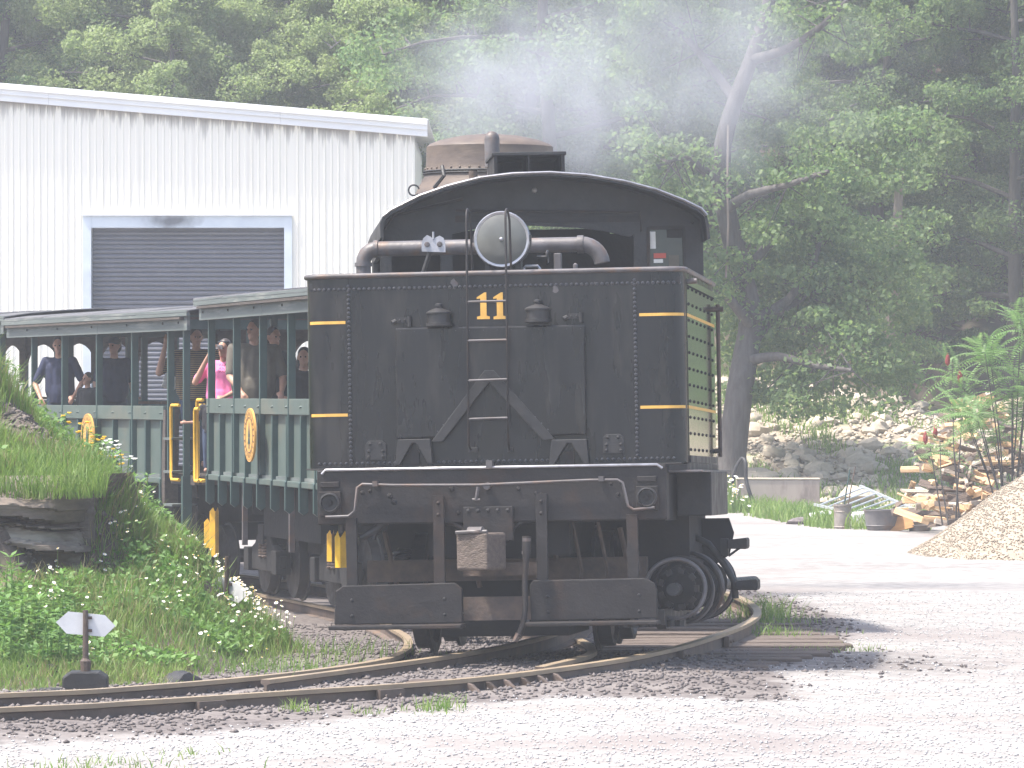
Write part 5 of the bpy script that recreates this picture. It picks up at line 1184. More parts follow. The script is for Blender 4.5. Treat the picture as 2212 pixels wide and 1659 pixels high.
# ================================================================ sumacs
def frond_mesh(seed):
    rd = random.Random(seed); c = []; ax = []; nr = []; L = []; Wd = []; pts_ = []
    for k in range(14):
        t = k/13; p = np.array([.46*t, 0, .12*t-.24*t*t*1.1]); pts_.append(tuple(p))
        if k == 0: continue
        ll = .115*math.sin(math.pi*(.18+.72*t))**.8
        for s in (-1, 1):
            a = np.array([.35, s*1.0, -.42]); a /= np.linalg.norm(a); c.append(p+a*ll*.5); ax.append(a); nr.append((.1, 0, 1)); L.append(ll); Wd.append(.021)
    v, q = kites(np.array(c), np.array(ax), np.array(nr, float), L, Wd); return v, q, pts_
FR = [frond_mesh(k) for k in range(3)]
def sumac(label, px, py, d, topz, heads, spread, fr_n, fruit):
    b = W(px, py, d); t = thing('sumac_shrub', label, 'shrub', (b.x, b.y, b.z), group='sumac shrubs by the wood pile')
    vs = []; qs = []; o = 0; stem = MB(); fruits = []
    for hd in range(heads):
        hx, hy, hz = random.uniform(-spread, spread), random.uniform(-.4,.4), topz-b.z-random.uniform(0, 2.0 if heads > 2 else .25)*(hd > 0)
        stem.tube([(random.uniform(-.1,.1),0,-.1), (hx*.5, hy*.5, hz*.5), (hx, hy, hz)], [.013,.010,.007], 6)
        for k in range(fr_n):
            v, q, _ = FR[k % 3]; az = k*2.4+random.uniform(-.3,.3); el = random.uniform(-25, 70); s = random.uniform(.8,1.25)
            Mx = Matrix.Translation((hx, hy, hz-random.uniform(0,.18))) @ Matrix.Rotation(az, 4, 'Z') @ Matrix.Rotation(-R(el), 4, 'Y') @ Matrix.Scale(s, 4)
            A = np.array(Mx); vs.append(v @ A[:3,:3].T+A[:3,3]); qs.append(q+o); o += len(v)
        if fruit and hd < 2: fruits.append((hx-.08, hy-.1, hz+.08))
    stem.build('stem', M['bark'], t, smooth=60); link('leaves', np_mesh('leaves', np.concatenate(vs), np.concatenate(qs), M['sumac']), t)
    for f in fruits: MB().lathe([(.008,-.02),(.035,.02),(.038,.07),(.025,.13),(.006,.17)], 8, f).build('fruit_spike', M['sumacred'], t)
sumac('single-stemmed sumac with a red fruit spike in front of the dark wood', 2062, 1120, 68, W(0,800,68).z, 2, .16, 13, True)
sumac('tall many-stemmed bright green sumac at the edge of the yard', 2185, 1160, 66, W(0,690,66).z, 20, .7, 16, False)
sumac('small sumac growing up in front of the split wood', 2035, 1120, 69, W(0,955,69).z, 2, .22, 9, True)
sumac('low sumac beside the split wood on the shady slope', 2200, 1120, 75, W(0,900,75).z, 4, .5, 11, False)

# ================================================================ stones
def rock_mesh(name, seed, m, flat=.75, n=10, mm=7, rough=.22):
    mb = MB(); mb.ball((0,0,0), (1,1,1), n, mm); out = []
    for v in mb.v:
        p = Vector(v).normalized(); k = 1+rough*mnoise.noise(p*1.6+Vector((seed*7.7,0,0)))*2+rough*.5*mnoise.noise(p*4+Vector((0,seed*3.1,0)))
        q = p*k; q.z *= flat; out.append(q)
    mb.v = [tuple(v) for v in out]; return mb.mesh(name, m, smooth=38)
RK = [rock_mesh('boulder', s, M['stone'], random.uniform(.6,.9)) for s in range(9)]
cnt = 0; tries = 0
while cnt < 280 and tries < 6000:
    tries += 1; X = random.uniform(4.1, 10.2); Y = random.uniform(84.5, 100)
    px = 1106+X*F/Y; z = float(stone_bank_z(np.array([X]), np.array([Y]))[0]); py = 850+(CAM_Z-z)*F/Y
    if not (1560 < px < 2010): continue
    if vnoise(np.array([X]), np.array([Y]), .45, 21)[0] > .62 and random.random() < .75: continue
    if px > 1930 and random.random() < .5: continue
    s = .07+.17*random.random()**2
    o = link('boulder', random.choice(RK)); o.location = (X, Y, z+s*.25); o.scale = (s*random.uniform(.9,1.5), s*random.uniform(.8,1.2), s*random.uniform(.7,1.0)); o.rotation_euler = (random.uniform(-.3,.3), random.uniform(-.3,.3), random.uniform(0,6.3))
    tag(o, 'rounded pale creek stone lying on the stony bank behind the concrete block', 'boulder', 'creek stones on the bank'); cnt += 1
for px, py, d, s in ((1990,995,86,.34),(1975,1010,85,.3),(2010,1035,84,.36),(1850,1010,86,.32),(1640,985,88,.33)):
    p = W(px, py, d); X, Y = p.x, p.y; z = float(stone_bank_z(np.array([X]), np.array([Y]))[0])
    o = link('boulder', random.choice(RK)); o.location = (X, Y, z+s*.4); o.scale = (s*1.2, s, s*.9); o.rotation_euler = (0,0,random.uniform(0,6))
    tag(o, 'largest pale creek stones heaped at the foot of the stony bank', 'boulder', 'large creek stones at the foot of the bank')
def scatter_stones(name, X, Y, Z, S_, m, label, seed=0):
    # small six-sided chips
    base = np.array([(1,0,0),(-.5,.87,0),(-.5,-.87,0),(.1,.1,.75),(0,0,-.7)]); tri = np.array([(0,1,3),(1,2,3),(2,0,3),(1,0,4),(2,1,4),(0,2,4)])
    n = len(X); a = rng.uniform(0, 6.28, n); B = np.repeat(base[None], n, 0)*rng.uniform(.6,1.35,(n,5,1)); ca_, sa_ = np.cos(a)[:,None], np.sin(a)[:,None]
    bx = B[:,:,0]*ca_-B[:,:,1]*sa_; by = B[:,:,0]*sa_+B[:,:,1]*ca_
    V_ = np.stack([bx*S_[:,None]+X[:,None], by*S_[:,None]+Y[:,None], B[:,:,2]*S_[:,None]*.8+Z[:,None]], 2).reshape(-1,3)
    T_ = (tri[None]+(np.arange(n)*5)[:,None,None]).reshape(-1,3)
    o = link(name, np_mesh(name, V_, T_, m), kind='stuff'); tag(o, label, name.replace('_', ' ')); return o
n = 42000; Y = 20+30*rng.uniform(0,1,n)**1.25; X = rng.uniform(-.115,.118,n)*Y; k = cinder_and_patch_mask(X, Y) < rng.uniform(.1,.8,n); X, Y = X[k], Y[k]; n = len(X)
scatter_stones('loose_gravel', X, Y, ground_z(X, Y)+.004, rng.uniform(.004,.012,n)*rng.choice([1,1,1,1.6],n), M['pebble'], 'pale loose gravel strewn over the yard')
n = 26000; Y = rng.uniform(27.5, 52, n); X = rng.uniform(-.11,.11,n)*Y; k = (cinder_and_patch_mask(X, Y)**1.5 > rng.uniform(.1,1.1,n)); X, Y = X[k], Y[k]
scatter_stones('ballast', X, Y, ground_z(X, Y)+.006, rng.uniform(.01,.032,len(X)), M['cinders'], 'dark cinder ballast lying around the rails')
n = 5000; X = rng.uniform(3.8,11,n); Y = rng.uniform(84,99,n)
scatter_stones('rubble', X, Y, stone_bank_z(X, Y)+.03, rng.uniform(.03,.09,n), M['stone'], 'small pale rubble between the creek stones')

# ---- gravel heap at the right edge
def heap_z(X, Y):
    r = np.sqrt((np.asarray(X)-7.65)**2+((np.asarray(Y)-62)/1.15)**2); return -.26+np.maximum(0, 1.72-.69*r-.12*np.exp(-r*2))+.08*(vnoise(X, Y, 2.4, 31)-.5)*(r < 2.45)-.2*(r > 2.55)
pm_, _, _ = grid_mesh('gravel_heap', np.arange(4.9, 10.4, .07), np.arange(59, 65.01, .07), heap_z, M['gravelp'])
o = link('gravel_heap', pm_); tag(o, 'tan cone-shaped heap of crushed gravel at the edge of the yard', 'gravel heap')
n = 20000; a = rng.uniform(0, 6.28, n); r = 2.5*np.sqrt(rng.uniform(0,1,n)); X = 7.65+r*np.cos(a); Y = 62+1.15*r*np.sin(a)
scatter_stones('heap_stones', X, Y, heap_z(X, Y)+.008, rng.uniform(.006,.022,n), M['gravelp'], 'loose stones covering the gravel heap')

# ---- split wood pile
def wood_z(X, Y): return -.3+2.2*math.exp(-((X-7.25)/.95)**2-((Y-72)/1.4)**2)+.25*math.exp(-((X-6.3)/.5)**2-((Y-71.3)/1.2)**2)
def split_mesh(k, rd):
    mb = MB(); L = rd.uniform(.14,.22); w = rd.uniform(.03,.06)
    if k % 3 < 2:
        pr = [(-w,-w*.5),(w*.9,-w*.7),(w*rd.uniform(.2,.6),w*rd.uniform(.5,.9)),(-w*.5,w*rd.uniform(.3,.8))]
    else:
        L *= 1.7; pr = [(-w*1.5,-w*.3),(w*1.5,-w*.3),(w*1.2,w*.15),(0,w*.45),(-w*1.2,w*.15)]
    mb.prism(pr, -L, L, 'yz'); me = mb.mesh('split_log', [M['split'], M['split2'], M['slab']][(k*7+k//3) % 3]); return me
rdw = random.Random(5); SPL = [split_mesh(k, rdw) for k in range(15)]
for i in range(285):
    X = random.gauss(7.1,.5); Y = random.uniform(70.2,72.6)
    if X > 8.1 or X < 6.05: continue
    k = random.randrange(15); o = link('split_log', SPL[k]); o.location = (X, Y, wood_z(X, Y)+random.uniform(-.06,.07)); o.rotation_euler = (random.uniform(-3,3), random.uniform(-.42,.42), random.choice((random.gauss(0,.5), random.uniform(0,3.1))))
    tag(o, 'split length of firewood in the heaped wood pile', 'firewood', 'firewood in the heaped pile')
# ---- odds and ends in front of it
p = W(1820,1150,73); t = thing('dented_can', 'dented rusty zinc can holding leaning sticks', 'can', (p.x,p.y,-.2))
mb = MB(); mb.lathe([(.125,0),(.13,.02),(.135,.3),(.14,.42),(.152,.425),(.152,.455),(.14,.455),(.128,.3),(.12,.02)], 22, caps=True); mb.build('can_body', M['tin'], t, smooth=35)
for z in (.1,.34): MB().lathe([(.136,z-.008),(.144,z),(.138,z+.008)], 22, caps=False).build('hoop', M['tin'], t)
mb = MB(); mb.tube([(-.02,0,.1),(.06,.03,.65),(.12,.05,1.0)], .012, 6); o = mb.build('leaning_stick', M['card']); o.location = t.location; tag(o, 'thin blue-green stick leaning in the dented can', 'stick')
mb = MB(); mb.tube([(.03,0,.1),(.13,-.03,.7),(.2,-.05,1.05)], .01, 6); o = mb.build('leaning_stick', M['slab']); o.location = t.location; tag(o, 'dark bark stick leaning in the dented can', 'stick')
p = W(1904,1156,72); t = thing('round_tub', 'dark grey metal tub open at the top beside the dented can', 'tub', (p.x,p.y,-.2))
MB().lathe([(.20,0),(.235,.14),(.245,.15),(.26,.3),(.275,.37),(.29,.375),(.29,.395),(.265,.395),(.25,.3),(.225,.14),(.19,.02)], 26).build('tub_wall', M['tub'], t, smooth=35)
MB().lathe([(.238,.135),(.252,.148),(.243,.16)], 26, caps=False).build('tub_bead', M['tub'], t); MB().lathe([(.25,.3),(.02,.305)], 20, (0,0,0)).build('tub_contents', M['earth'], t)
p = W(1986,1152,72); MB_ = MB().lathe([(.145,0),(.165,.1),(.18,.15),(.19,.155),(.17,.16),(.15,.1),(.1,.03)], 22); o = MB_.build('shallow_pan', M['tub'], smooth=35); o.location = (p.x,p.y,-.2); tag(o, 'small shallow rusty pan on the ground by the gravel heap', 'pan')
p = W(1940,1130,71.6); o = MB().box(-.24,.24,-.012,.012,-.17,.17).build('plywood_board', M['ply']); o.location = (p.x,p.y+.3,.02); o.rotation_euler = (R(-25),R(-14),R(8)); tag(o, 'orange plywood offcut leaning behind the round tub', 'board')
p = W(1963,1085,73); o = MB().box(-.15,.15,-.12,.12,-.05,.36).build('timber_block', M['split2'], bev=.012); o.location = (p.x,p.y+.2,-.16); tag(o, 'upright square timber block in front of the firewood', 'timber block')
for i, (px, py, ln, ry, yaw, m_) in enumerate(((2085,1075,.8,17,-12,'split2'),(2030,1112,1.5,3,4,'slab'),(1995,1125,1.3,-2,-6,'split2'),(2060,1128,1.1,2,10,'slab'),(1900,1093,1.6,-2,3,'split'))):
    p = W(px,py,71+i*.5); o = MB().box(-ln/2,ln/2,-.09,.09,-.03,.03).build('loose_plank', M[m_], bev=.006); o.location = (p.x,p.y,p.z) if i < 4 else (p.x,75.6,-.13); o.rotation_euler = (R(20) if i < 4 else 0,R(ry),R(yaw))
    tag(o, ['grey board propped on the end of the firewood pile','long bark-edged slab lying under the firewood','grey plank on the ground before the timber block','short bark slab at the foot of the gravel heap','pale plank lying behind the round tub'][i], 'plank')
for i, (px,py,d) in enumerate(((1800,1146,72),(1845,1137,70),(1660,1118,78))):
    p = W(px,py,d); o = MB().box(-.22,.22,-.03,.03,0,.025).build('wood_offcut', M['split2']); o.location = (p.x,p.y,-.17); o.rotation_euler = (0,0,R(random.uniform(-25,25))); tag(o, 'thin wood offcut lying flat on the gravel', 'wood offcut', 'offcuts on the gravel')
# aluminium ladder lying propped
a0, a1 = W(1858,1050,79), W(1992,1108,75); b0, b1 = W(1760,1090,78), W(1925,1128,73.6)
lt = thing('ladder', 'silver aluminium ladder lying propped behind the tub', 'ladder', tuple(b1)); TLd = Matrix.Translation(-b1)
for p0, p1 in ((a0,a1),(b0,b1)): MB().tube([p0,p1], .03, 4).build('ladder_rail', M['alu'], lt, T=TLd)
for k in range(9):
    f = (k+.5)/9; MB().tube([a0.lerp(a1,f), b0.lerp(b1,f)], .016, 6).build('rung', M['alu'], lt, T=TLd)
p = W(1773,1095,78); o = MB().box(-.22,.22,-.15,.15,-.02,.14).build('crushed_crate', M['white_sign'], bev=.02); o.location = (p.x,p.y,-.15); o.rotation_euler = (R(8),R(-9),R(20)); tag(o, 'battered white crate by the end of the ladder', 'crate')
p = W(1730,1112,76); o = link('grey_stone', rock_mesh('grey_stone', 40, M['cinders'])); o.location = (p.x,p.y,-.12); o.scale = (.2,.15,.13); tag(o, 'grey angular stone in the weeds before the white crate', 'stone')
p = W(1855,1120,74); o = MB().prism([(-.16,-.12),(.14,-.14),(.2,.05),(.1,.16),(-.1,.14),(-.18,.02)], -.06, .06).build('plastic_sack', M['paper'], bev=.04); o.location = (p.x,p.y,-.04); tag(o, 'crumpled white sack between the can and the tub', 'sack')
# concrete block and the bent black pipe
p0, p1 = W(1592,1100,85), W(1771,1100,85); t = thing('concrete_block', 'low weathered concrete block wall with a pale top edge', 'concrete wall', ((p0.x+p1.x)/2,85,-.25)); wdt = (p1.x-p0.x)/2; hz = W(0,1033,85).z+.25
MB().box(-wdt,wdt,0,.45,0,hz-.03).build('wall_body', M['concrete'], t, bev=.015); MB().box(-wdt-.01,wdt+.01,-.012,.46,hz-.028,hz).build('wall_cap', M['stone'], t, bev=.01)
o = MB().tube(catmull([W(1580,1045,84.3),W(1590,1010,84.3),W(1603,990,84.3),W(1611,1000,84.2),W(1611,1030,84.2),W(1617,1058,84.1),W(1628,1088,84.1)], .1), .036, 8).build('bent_pipe', M['black'], smooth=60); tag(o, 'bent black pipe hooking over the concrete block by the crooked tree', 'pipe')

# ================================================================ rock outcrop, plants and grass on the left bank
ro = thing('rock_outcrop', 'layered grey-brown shale outcrop in the grassy bank', 'rock', (-4.3,36.9,.1)); TR = Matrix.Translation((4.3,-36.9,-.1))
rr_ = random.Random(8); edges_ = [-.2]; set_ = []
while edges_[-1] < 1.2: edges_.append(edges_[-1]+rr_.choice((.018,.03,.05,.075,.09))); set_.append(rr_.choice((-.05,.0,.04,.12,.2,.26)))
def rock_face(x, z):
    s_ = z+.045*math.sin(x*1.7+1)+.04*mnoise.noise(Vector((x*1.1,3,0)))+.015*mnoise.noise(Vector((x*6,z*3,5)))
    y = 36.45
    if s_ < 1.13:
        i = max(0, min(len(set_)-1, next((k for k in range(len(set_)) if edges_[k+1] > s_), len(set_)-1)))
        y += set_[i]*(.6+.8*mnoise.noise(Vector((x*.9,i*2.7,1))))+.10*mnoise.noise(Vector((x*2.1,i*.6,0)))+.04*mnoise.noise(Vector((x*8,z*10,2)))
        h_ = max(0, 1-((x+3.75)/.42)**2)*max(0, 1-((z-.48)/.26)**2); y += .45*h_
    else: y += -.04+1.6*(s_-1.13)**1.15+.07*mnoise.noise(Vector((x*1.8,z*2,6)))+.025*mnoise.noise(Vector((x*7,z*7,2)))
    xe = -3.3+.10*math.sin(z*5)-.25*max(0,.5-z); t_ = max(0, (x-(xe-.35))/.35); return y+.75*t_**2.2
xs_ = np.arange(-6.3,-3.12,.024); zs_ = np.arange(-.1,1.36,.0125)
vv = np.array([(x, rock_face(x, z), z) for z in zs_ for x in xs_]); nx_, nz_ = len(xs_), len(zs_); ii = np.arange(nx_*nz_).reshape(nz_, nx_)
qq = np.stack([ii[:-1,:-1].ravel(), ii[:-1,1:].ravel(), ii[1:,1:].ravel(), ii[1:,:-1].ravel()],1)
me_ = np_mesh('rock_face', vv-np.array([-4.3,36.9,.1]), qq, M['shale']); me_.shade_smooth(); me_.set_sharp_from_angle(angle=R(35)); link('rock_face', me_, ro)
mb = MB(); mb.box(-6.3,-3.35,37.1,37.9,-.1,1.1); mb.build('rock_core', M['shale2'], ro, T=TR, bev=.05)
o = link('black_rock', rock_mesh('black_rock', 77, M['black'], .7)); p = W(400,1462,33.6); o.location = (p.x,p.y,-.14); o.scale = (.17,.14,.17); o.rotation_euler = (0,.5,0); tag(o, 'black curved lump of slag in the grass edge beside the rail', 'slag lump')

def clear_of_stands(X, Y): return ((((X+2.34)/.27)**2+((Y-37.6)/.55)**2 < 1)&(rng.uniform(0, 1, X.shape) < .8))|(((X+3.02)/.30)**2+((Y-32.6)/.55)**2 < 1)
def blades(X, Y, Z, H, Wd, bend):
    n = len(X); a = rng.uniform(0, 6.28, n); dx, dy = np.cos(a), np.sin(a); b = rng.uniform(0, 6.28, n); bx, by = np.cos(b)*bend*H, np.sin(b)*bend*H
    P = np.stack([X, Y, Z-.02], 1); s = np.stack([dx, dy, 0*dx], 1)*Wd[:,None]*.5
    m_ = P+np.stack([bx*.35, by*.35, H*.6], 1); t_ = P+np.stack([bx, by, H], 1)
    v = np.stack([P-s, P+s, m_+s*.8, m_-s*.8, t_+s*.12, t_-s*.12], 1).reshape(-1,3); o = (np.arange(n)*6)[:,None]
    q = np.concatenate([np.array([[0,1,2,3]])+o, np.array([[3,2,4,5]])+o]); return v, q
def grass(name, X, Y, Z, H, w, label, m='grass'):
    v, q = blades(X, Y, Z, H, w, rng.uniform(.1,.75,len(X))); o = link(name, np_mesh(name, v, q, M[m]), kind='stuff'); return tag(o, label, 'grass')
n = 110000; X = rng.uniform(-6.0,-1.1,n); Y = rng.uniform(31.2,44.5,n); Z = bank_z(X, Y)
gx = (bank_z(X+.05, Y)-bank_z(X-.05, Y))/.1; gy = (bank_z(X, Y+.05)-bank_z(X, Y-.05))/.1; st_ = np.sqrt(gx**2+gy**2)
df = Y-(31.7+(X+3.42)*.95+.45)
scar = (np.abs((X+3.72)-.16*(Y-40))<.28)&(Y>38.2)&(Z>.9)
k = (Z > ground_z(X, Y)-.06)&((st_ < 1.55)|(X > -3.45))&(~scar)&~((X < -3.4)&(df > 4.3)&(df < 5.2))&((vnoise(X, Y, 1.8, 40) > .22)|(rng.uniform(0,1,n) < .25))
k &= (rng.uniform(0,1,n) < np.clip((Z+.24)*2.2, .08, 1))|(X < -2.4)
k &= ~clear_of_stands(X, Y); X, Y, Z = X[k], Y[k], Z[k]; n = len(X); tall = .07+.20*vnoise(X, Y, 1.1, 41)**1.5+.12*rng.uniform(0,1,n)
tall *= np.clip(.35+(Z+.2)*1.1, .35, 1.15)
sel = (vnoise(X, Y, .8, 61) > .56)&(rng.uniform(0,1,n) < .22); grass('straw_grass', X[sel], Y[sel], Z[sel], tall[sel]*1.15, rng.uniform(.005,.010,int(sel.sum())), 'dry straw-coloured grass mixed in the bank', 'drygrass')
X, Y, Z, tall = X[~sel], Y[~sel], Z[~sel], tall[~sel]; n = len(X)
grass('bank_grass', X, Y, Z, tall, rng.uniform(.006,.013,n), 'long green meadow grass on the bank')
n = 70000; X = rng.uniform(-6,-1.6,n); Y = rng.uniform(32,44,n); Z = bank_z(X, Y); k = (Z > -.05)&(vnoise(X, Y, .9, 44) > .36)&~((X < -3.4)&(Y-(31.7+(X+3.42)*.95+.45) > 4.3)&(Y-(31.7+(X+3.42)*.95+.45) < 5.3))&~clear_of_stands(X, Y); X, Y, Z = X[k], Y[k], Z[k]; n = len(X)
nr = rand_unit(n)*.8; nr[:,2] += .8; nr /= np.linalg.norm(nr,axis=1,keepdims=True); s = rng.uniform(.03,.085,n)
v, q = kites(np.stack([X, Y, Z+rng.uniform(.03,.3,n)*np.clip(.4+Z,.3,1)],1), np.cross(nr, rand_unit(n)), nr, s, s*.5); o = link('bank_weeds', np_mesh('bank_weeds', v, q, M['weed']), kind='stuff'); tag(o, 'small leafy ground weeds among the bank grass', 'weeds')
n = 40000; X = rng.uniform(-6,-2.6,n); Y = rng.uniform(35,44,n); Z = bank_z(X, Y)
gx = (bank_z(X+.05, Y)-bank_z(X-.05, Y))/.1; gy = (bank_z(X, Y+.05)-bank_z(X, Y-.05))/.1; scar = (np.abs((X+3.72)-.16*(Y-40))<.3)&(Y>38.2)&(Z>.9)
k = (scar|(np.sqrt(gx**2+gy**2) > 1.5))&(rng.uniform(0,1,n) < .4); X, Y, Z = X[k], Y[k], Z[k]
scatter_stones('earth_clods', X, Y, Z, rng.uniform(.012,.05,len(X))*rng.uniform(.4,1.3,len(X)), M['shale2'], 'dark crumbling clods of earth on the bare bank')
n = 5200; X = rng.uniform(-6.2,-3.2,n); Y = 36.42+.75*rng.uniform(0,1,n)**1.4+.1*(vnoise(X,0*X,3,71)-.5); k = vnoise(X, Y, 1.6, 72) > .3; X, Y = X[k], Y[k]; Z = 1.16+(Y-36.42)*.32+.06*vnoise(X,0*X,1.3,73)
grass('overhanging_grass', X, Y, Z, rng.uniform(.05,.24,len(X)), rng.uniform(.006,.012,len(X)), 'grass hanging over the top of the shale outcrop')
# tufts in the yard
tx, ty, th_ = [], [], []
for px, py, d, cnt_, sp, hh in ((230,1600,26.2,90,.22,.07),(160,1615,25.8,110,.28,.06),(100,1632,25.6,60,.2,.05),(420,1585,27,30,.12,.06),(640,1492,30.4,60,.07,.09),(790,1490,30.3,30,.06,.06),(955,1492,30.6,90,.08,.10),(925,1493,30.5,40,.1,.06),(1640,1300,44.2,220,.16,.20),(1665,1320,43,200,.2,.13),(1690,1345,41,160,.22,.08),(1760,1400,38.6,120,.16,.06),(1850,1385,39,90,.2,.05),(1540,1290,46,60,.3,.05),(1655,1350,41,80,.1,.12),(620,1440,35,200,.4,.1),(660,1420,37,300,.5,.14),(560,1440,34.6,250,.4,.12)):
    c_ = (px-1106)*d/F; tx.append(rng.normal(c_, sp, cnt_)); ty.append(rng.normal(d, sp*1.3, cnt_)); th_.append(np.full(cnt_, hh)*rng.uniform(.5,1.4,cnt_))
tx, ty, th_ = map(np.concatenate, (tx, ty, th_)); grass('yard_grass', tx, ty, ground_z(tx, ty), th_, rng.uniform(.006,.011,len(tx)), 'scattered grass tufts along the rails and gravel')
n = 15000; X = rng.uniform(3.6,7.6,n); Y = rng.uniform(72.5,87,n); px = 1106+X*F/Y; edge = np.interp(px,[1540,1640,1700,1780,1900,2000],[84,80,76,73.2,72,71]); k = (Y > edge)&(Y < edge+7)&(vnoise(X,Y,.9,50) > .3)&(px<2010); X, Y = X[k], Y[k]; Z = np.maximum(ground_z(X, Y), stone_bank_z(X, Y)-.0)
grass('far_grass', X, Y, Z, rng.uniform(.08,.34,len(X)), rng.uniform(.018,.034,len(X)), 'ragged weeds and grass at the far edge of the gravel yard')
n = 9000; X = rng.uniform(4,11,n); Y = rng.uniform(85.5,101,n); k = vnoise(X,Y,.45,21) > .5; X, Y = X[k], Y[k]
grass('bank_tufts', X, Y, stone_bank_z(X, Y), rng.uniform(.1,.34,len(X)), rng.uniform(.02,.04,len(X)), 'grass growing between the creek stones')

# ---- leafy weeds at the foot of the bank
def weed(label, x, y, z, hgt, whorls, ll, group, flowers=None):
    t = thing('leafy_weed', label, 'plant', (x,y,z), (0,0,random.uniform(0,6)), group)
    c, ax, nr, L_, W_ = [], [], [], [], []; lean = (random.uniform(-.12,.12), random.uniform(-.12,.12))
    MB().tube([(0,0,-.05),(lean[0]*hgt*.4,lean[1]*hgt*.4,hgt*.5),(lean[0]*hgt,lean[1]*hgt,hgt)], [.008,.006,.004], 5).build('stem', M['weed'], t)
    for w_ in range(whorls):
        f = .22+.78*w_/max(whorls-1,1); pz = np.array([lean[0]*hgt*f, lean[1]*hgt*f, hgt*f]); m_ = 5 if w_ == whorls-1 else 3
        for j in range(m_):
            a = w_*1.1+j*2*math.pi/m_+random.uniform(-.3,.3); d = np.array([math.cos(a), math.sin(a), random.uniform(-.25,.35)+.2*f]); d /= np.linalg.norm(d); l_ = ll*random.uniform(.75,1.2)*(1.1-.3*f)
            c.append(pz+d*l_*.5); ax.append(d); nr.append((random.uniform(-.2,.2),random.uniform(-.2,.2),1)); L_.append(l_); W_.append(l_*.3)
    v, q = kites(np.array(c), np.array(ax), np.array(nr), L_, W_); link('leaves', np_mesh('leaves', v, q, M['weed']), t)
    if flowers:
        for j in range(flowers[1]):
            a = j*2.4; r = .03+.05*random.random(); mb = MB(); mb.lathe([(.004,0),(.022,.012),(.018,.016),(.004,.014)], 7, (lean[0]*hgt+r*math.cos(a), lean[1]*hgt+r*math.sin(a), hgt*random.uniform(.8,1.05))); mb.build('flower', M[flowers[0]], t)
    return t
WL = 'broad-leaved green weed at the foot of the shale outcrop'
for i in range(34):
    px = random.uniform(-20,175); py = random.uniform(1290,1450); f = (py-1235)/215; d = 36.2-2.6*f; x = (px-1106)*d/F; z = float(bank_z(np.array([x]),np.array([d]))[0])
    weed(WL, x, d, z, random.uniform(.24,.42), 6, .13, 'broad-leaved weeds below the outcrop')
for i in range(12):
    px = random.uniform(180,330); py = random.uniform(1180,1330); d = 38.4+random.uniform(-1,1); x = (px-1106)*d/F; z = float(bank_z(np.array([x]),np.array([d]))[0])
    weed('tall green weed on the slope beside the shale outcrop', x, d, z, random.uniform(.3,.5), 6, .11, 'tall weeds on the slope')
for i in range(5):
    px = 150+i*25; d = 40.4; x = (px-1106)*d/F; z = float(bank_z(np.array([x]),np.array([d]))[0])
    weed('yellow-flowered weed on the crest of the bank in front of the green car', x, d, z, .42, 6, .07, 'yellow-flowered weeds', ('ypetal', 6))
for i in range(4):
    px = 228+i*14; d = 40.0; x = (px-1106)*d/F; z = float(bank_z(np.array([x]),np.array([d]))[0])
    weed('white-flowered weed standing against the green car side', x, d, z, .4, 5, .05, 'white-flowered weeds', ('petal', 7))
# a feathery sapling on top of the bank at the very edge
for i in range(6):
    px = -10+i*9; d = 41.5; x = (px-1106)*d/F; z = float(bank_z(np.array([x]),np.array([d]))[0]); weed('feathery green seedling on the top of the bank', x, d, z, .5, 9, .1, 'seedlings on top of the bank')
# daisies: each clump a few stems with white flower heads
def daisy_meshes(seed):
    rd = random.Random(seed); st, pe = MB(), MB(); ce = MB()
    for k in range(rd.randint(4,7)):
        x, y, z = rd.gauss(0,.09), rd.gauss(0,.09), rd.uniform(.14,.4); st.tube([(x*.5,y*.5,-.03),(x*.8,y*.8,z*.6),(x,y,z)], .0025, 4)
        tilt = Vector((rd.uniform(-.4,.4), rd.uniform(-.9,-.1), 1)).normalized(); u = tilt.orthogonal().normalized(); w_ = tilt.cross(u); r = rd.uniform(.014,.024); c0 = Vector((x,y,z))
        vs = [c0]+[c0+(u*math.cos(a)+w_*math.sin(a))*r*(1 if j%2 else .72)+tilt*.002 for j, a in enumerate(np.linspace(0,6.283,19)[:-1])]
        pe.add(vs, [(0,1+j,1+(j+1)%18) for j in range(18)]); ce.ball(c0+tilt*.003, .006, 6, 4)
    return st.mesh('stems', M['grass']), pe.mesh('petals', M['petal']), ce.mesh('hearts', M['ypetal'])
DM = [daisy_meshes(k) for k in range(6)]
zone = [(330,1150,44,10,60),(420,1250,42,12,55),(480,1330,40,20,50),(520,1340,40,26,45),(420,1420,36,6,60),(540,1400,37.5,8,50),(300,1310,38,6,60),(450,1380,37,10,70),(130,1350,35,8,60),(300,1060,45,5,35),(360,1140,45,8,40)]
for px0, py0, d0, n_, sp in zone:
    for _ in range(n_):
        d = d0+random.gauss(0,.8); x = (random.gauss(px0,sp)-1106)*d/F; z = float(bank_z(np.array([x]),np.array([d]))[0])
        if z < -.3 or clear_of_stands(np.array([x]), np.array([d]))[0]: continue
        t = thing('daisy_clump', 'clump of white daisies in the bank grass', 'flowers', (x,d,z), (0,0,random.gauss(0,.5)), 'daisies on the bank'); t.scale = (.8,.8,.85)
        for nm, me in zip(('stems','petals','flower_hearts'), random.choice(DM)): link(nm, me, t, 'stuff')
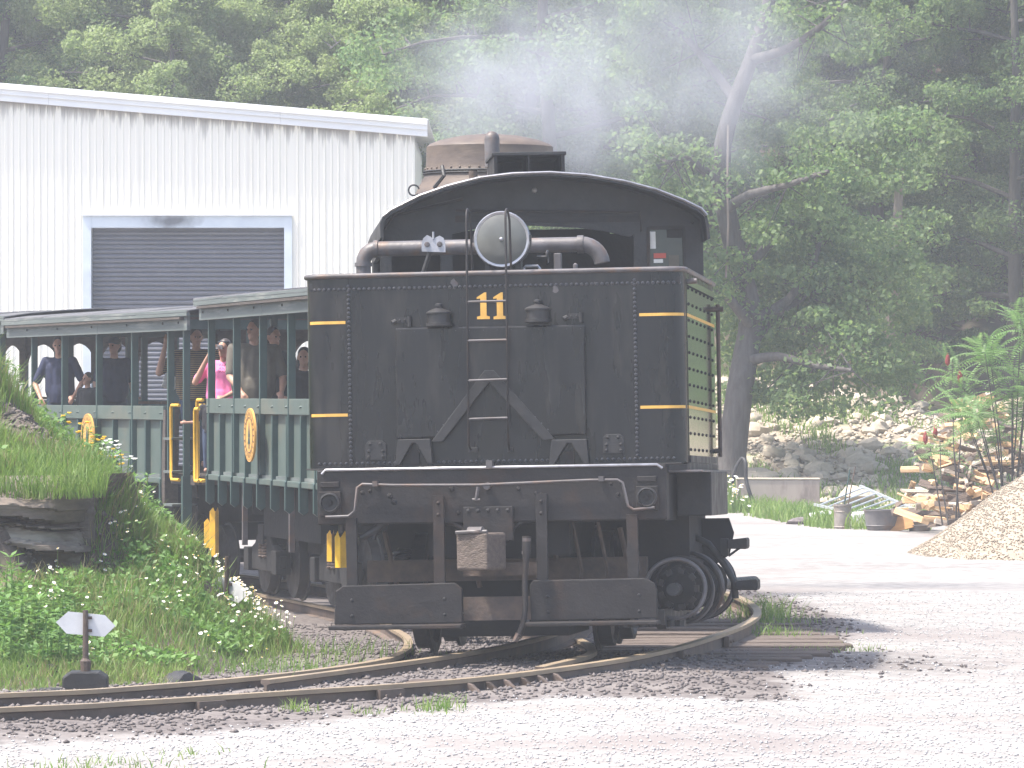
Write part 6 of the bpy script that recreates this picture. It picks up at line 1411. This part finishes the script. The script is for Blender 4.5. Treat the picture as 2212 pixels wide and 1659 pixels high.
for _ in range(10):
    d = 83+random.uniform(-.5,.5); px = random.uniform(1548,1588); x = (px-1106)*d/F
    t = thing('phlox_clump', 'clump of white blossoms at the foot of the crooked tree', 'flowers', (x,d,float(stone_bank_z(np.array([x]),np.array([d]))[0])+random.uniform(.0,.3)), group='white blossoms by the tree'); t.scale = (2.0,2.0,1.6)
    for nm, me in zip(('stems','petals','flower_hearts'), random.choice(DM)): link(nm, me, t, 'stuff')

# ================================================================ smoke and summer haze
def volume_mat(name, col, dens, aniso=0.0):
    m = bpy.data.materials.new(name); m.use_nodes = True; N = m.node_tree.nodes; N.clear(); o = N.new("ShaderNodeOutputMaterial"); v = N.new("ShaderNodeVolumePrincipled")
    v.inputs["Color"].default_value = (*col, 1); v.inputs["Density"].default_value = dens; v.inputs["Anisotropy"].default_value = aniso; m.node_tree.links.new(v.outputs[0], o.inputs[1]); return m, v
def smoke_puff(name, c, r, dens, seed, label):
    m, v = volume_mat('coal_smoke_%d' % seed, (.64,.66,.72), 0.0); nt = m.node_tree; N = nt.nodes; L = nt.links
    tc = N.new("ShaderNodeTexCoord"); ln = N.new("ShaderNodeVectorMath"); ln.operation = 'LENGTH'; L.new(tc.outputs["Object"], ln.inputs[0])
    nz = N.new("ShaderNodeTexNoise"); nz.inputs["Scale"].default_value = 2.1; nz.inputs["Detail"].default_value = 4; nz.inputs["Distortion"].default_value = .8
    g = N.new("ShaderNodeNewGeometry"); sc_ = N.new("ShaderNodeVectorMath"); sc_.operation = 'SCALE'; sc_.inputs["Scale"].default_value = .55; L.new(g.outputs["Position"], sc_.inputs[0]); L.new(sc_.outputs[0], nz.inputs[0])
    a = N.new("ShaderNodeMath"); a.operation = 'MULTIPLY_ADD'; L.new(nz.outputs[0], a.inputs[0]); a.inputs[1].default_value = 1.5; a.inputs[2].default_value = -.35
    s = N.new("ShaderNodeMath"); s.operation = 'SUBTRACT'; L.new(a.outputs[0], s.inputs[0]); L.new(ln.outputs["Value"], s.inputs[1])
    mr = N.new("ShaderNodeMapRange"); mr.inputs[1].default_value = -.45; mr.inputs[2].default_value = .55; mr.inputs[3].default_value = 0; mr.inputs[4].default_value = dens; mr.interpolation_type = 'SMOOTHSTEP'
    L.new(s.outputs[0], mr.inputs[0]); L.new(mr.outputs[0], v.inputs["Density"])
    e = N.new("ShaderNodeMath")
    mb = MB(); mb.ball((0,0,0), 1.0, 20, 12); o = mb.build(name, m); o.location = c; o.scale = r; o["kind"] = 'stuff'; tag(o, label, 'smoke')
    return o
smoke_puff('smoke', W(1130,215,49), (2.2,1.4,1.4), .8, 1, 'pale grey coal smoke drifting off the locomotive stack')
smoke_puff('drifting_smoke', W(1430,140,51), (3.4,1.8,1.9), .45, 2, 'thin smoke trailing away above the locomotive cab')
hz_m, hv = volume_mat('summer_haze', (.90,.94,1.0), .0011, .2)
mb = MB(); mb.box(-200,200,-60,270,-3,75); o = mb.build('haze', hz_m, kind='stuff'); tag(o, 'thin summer haze filling the valley', 'haze')
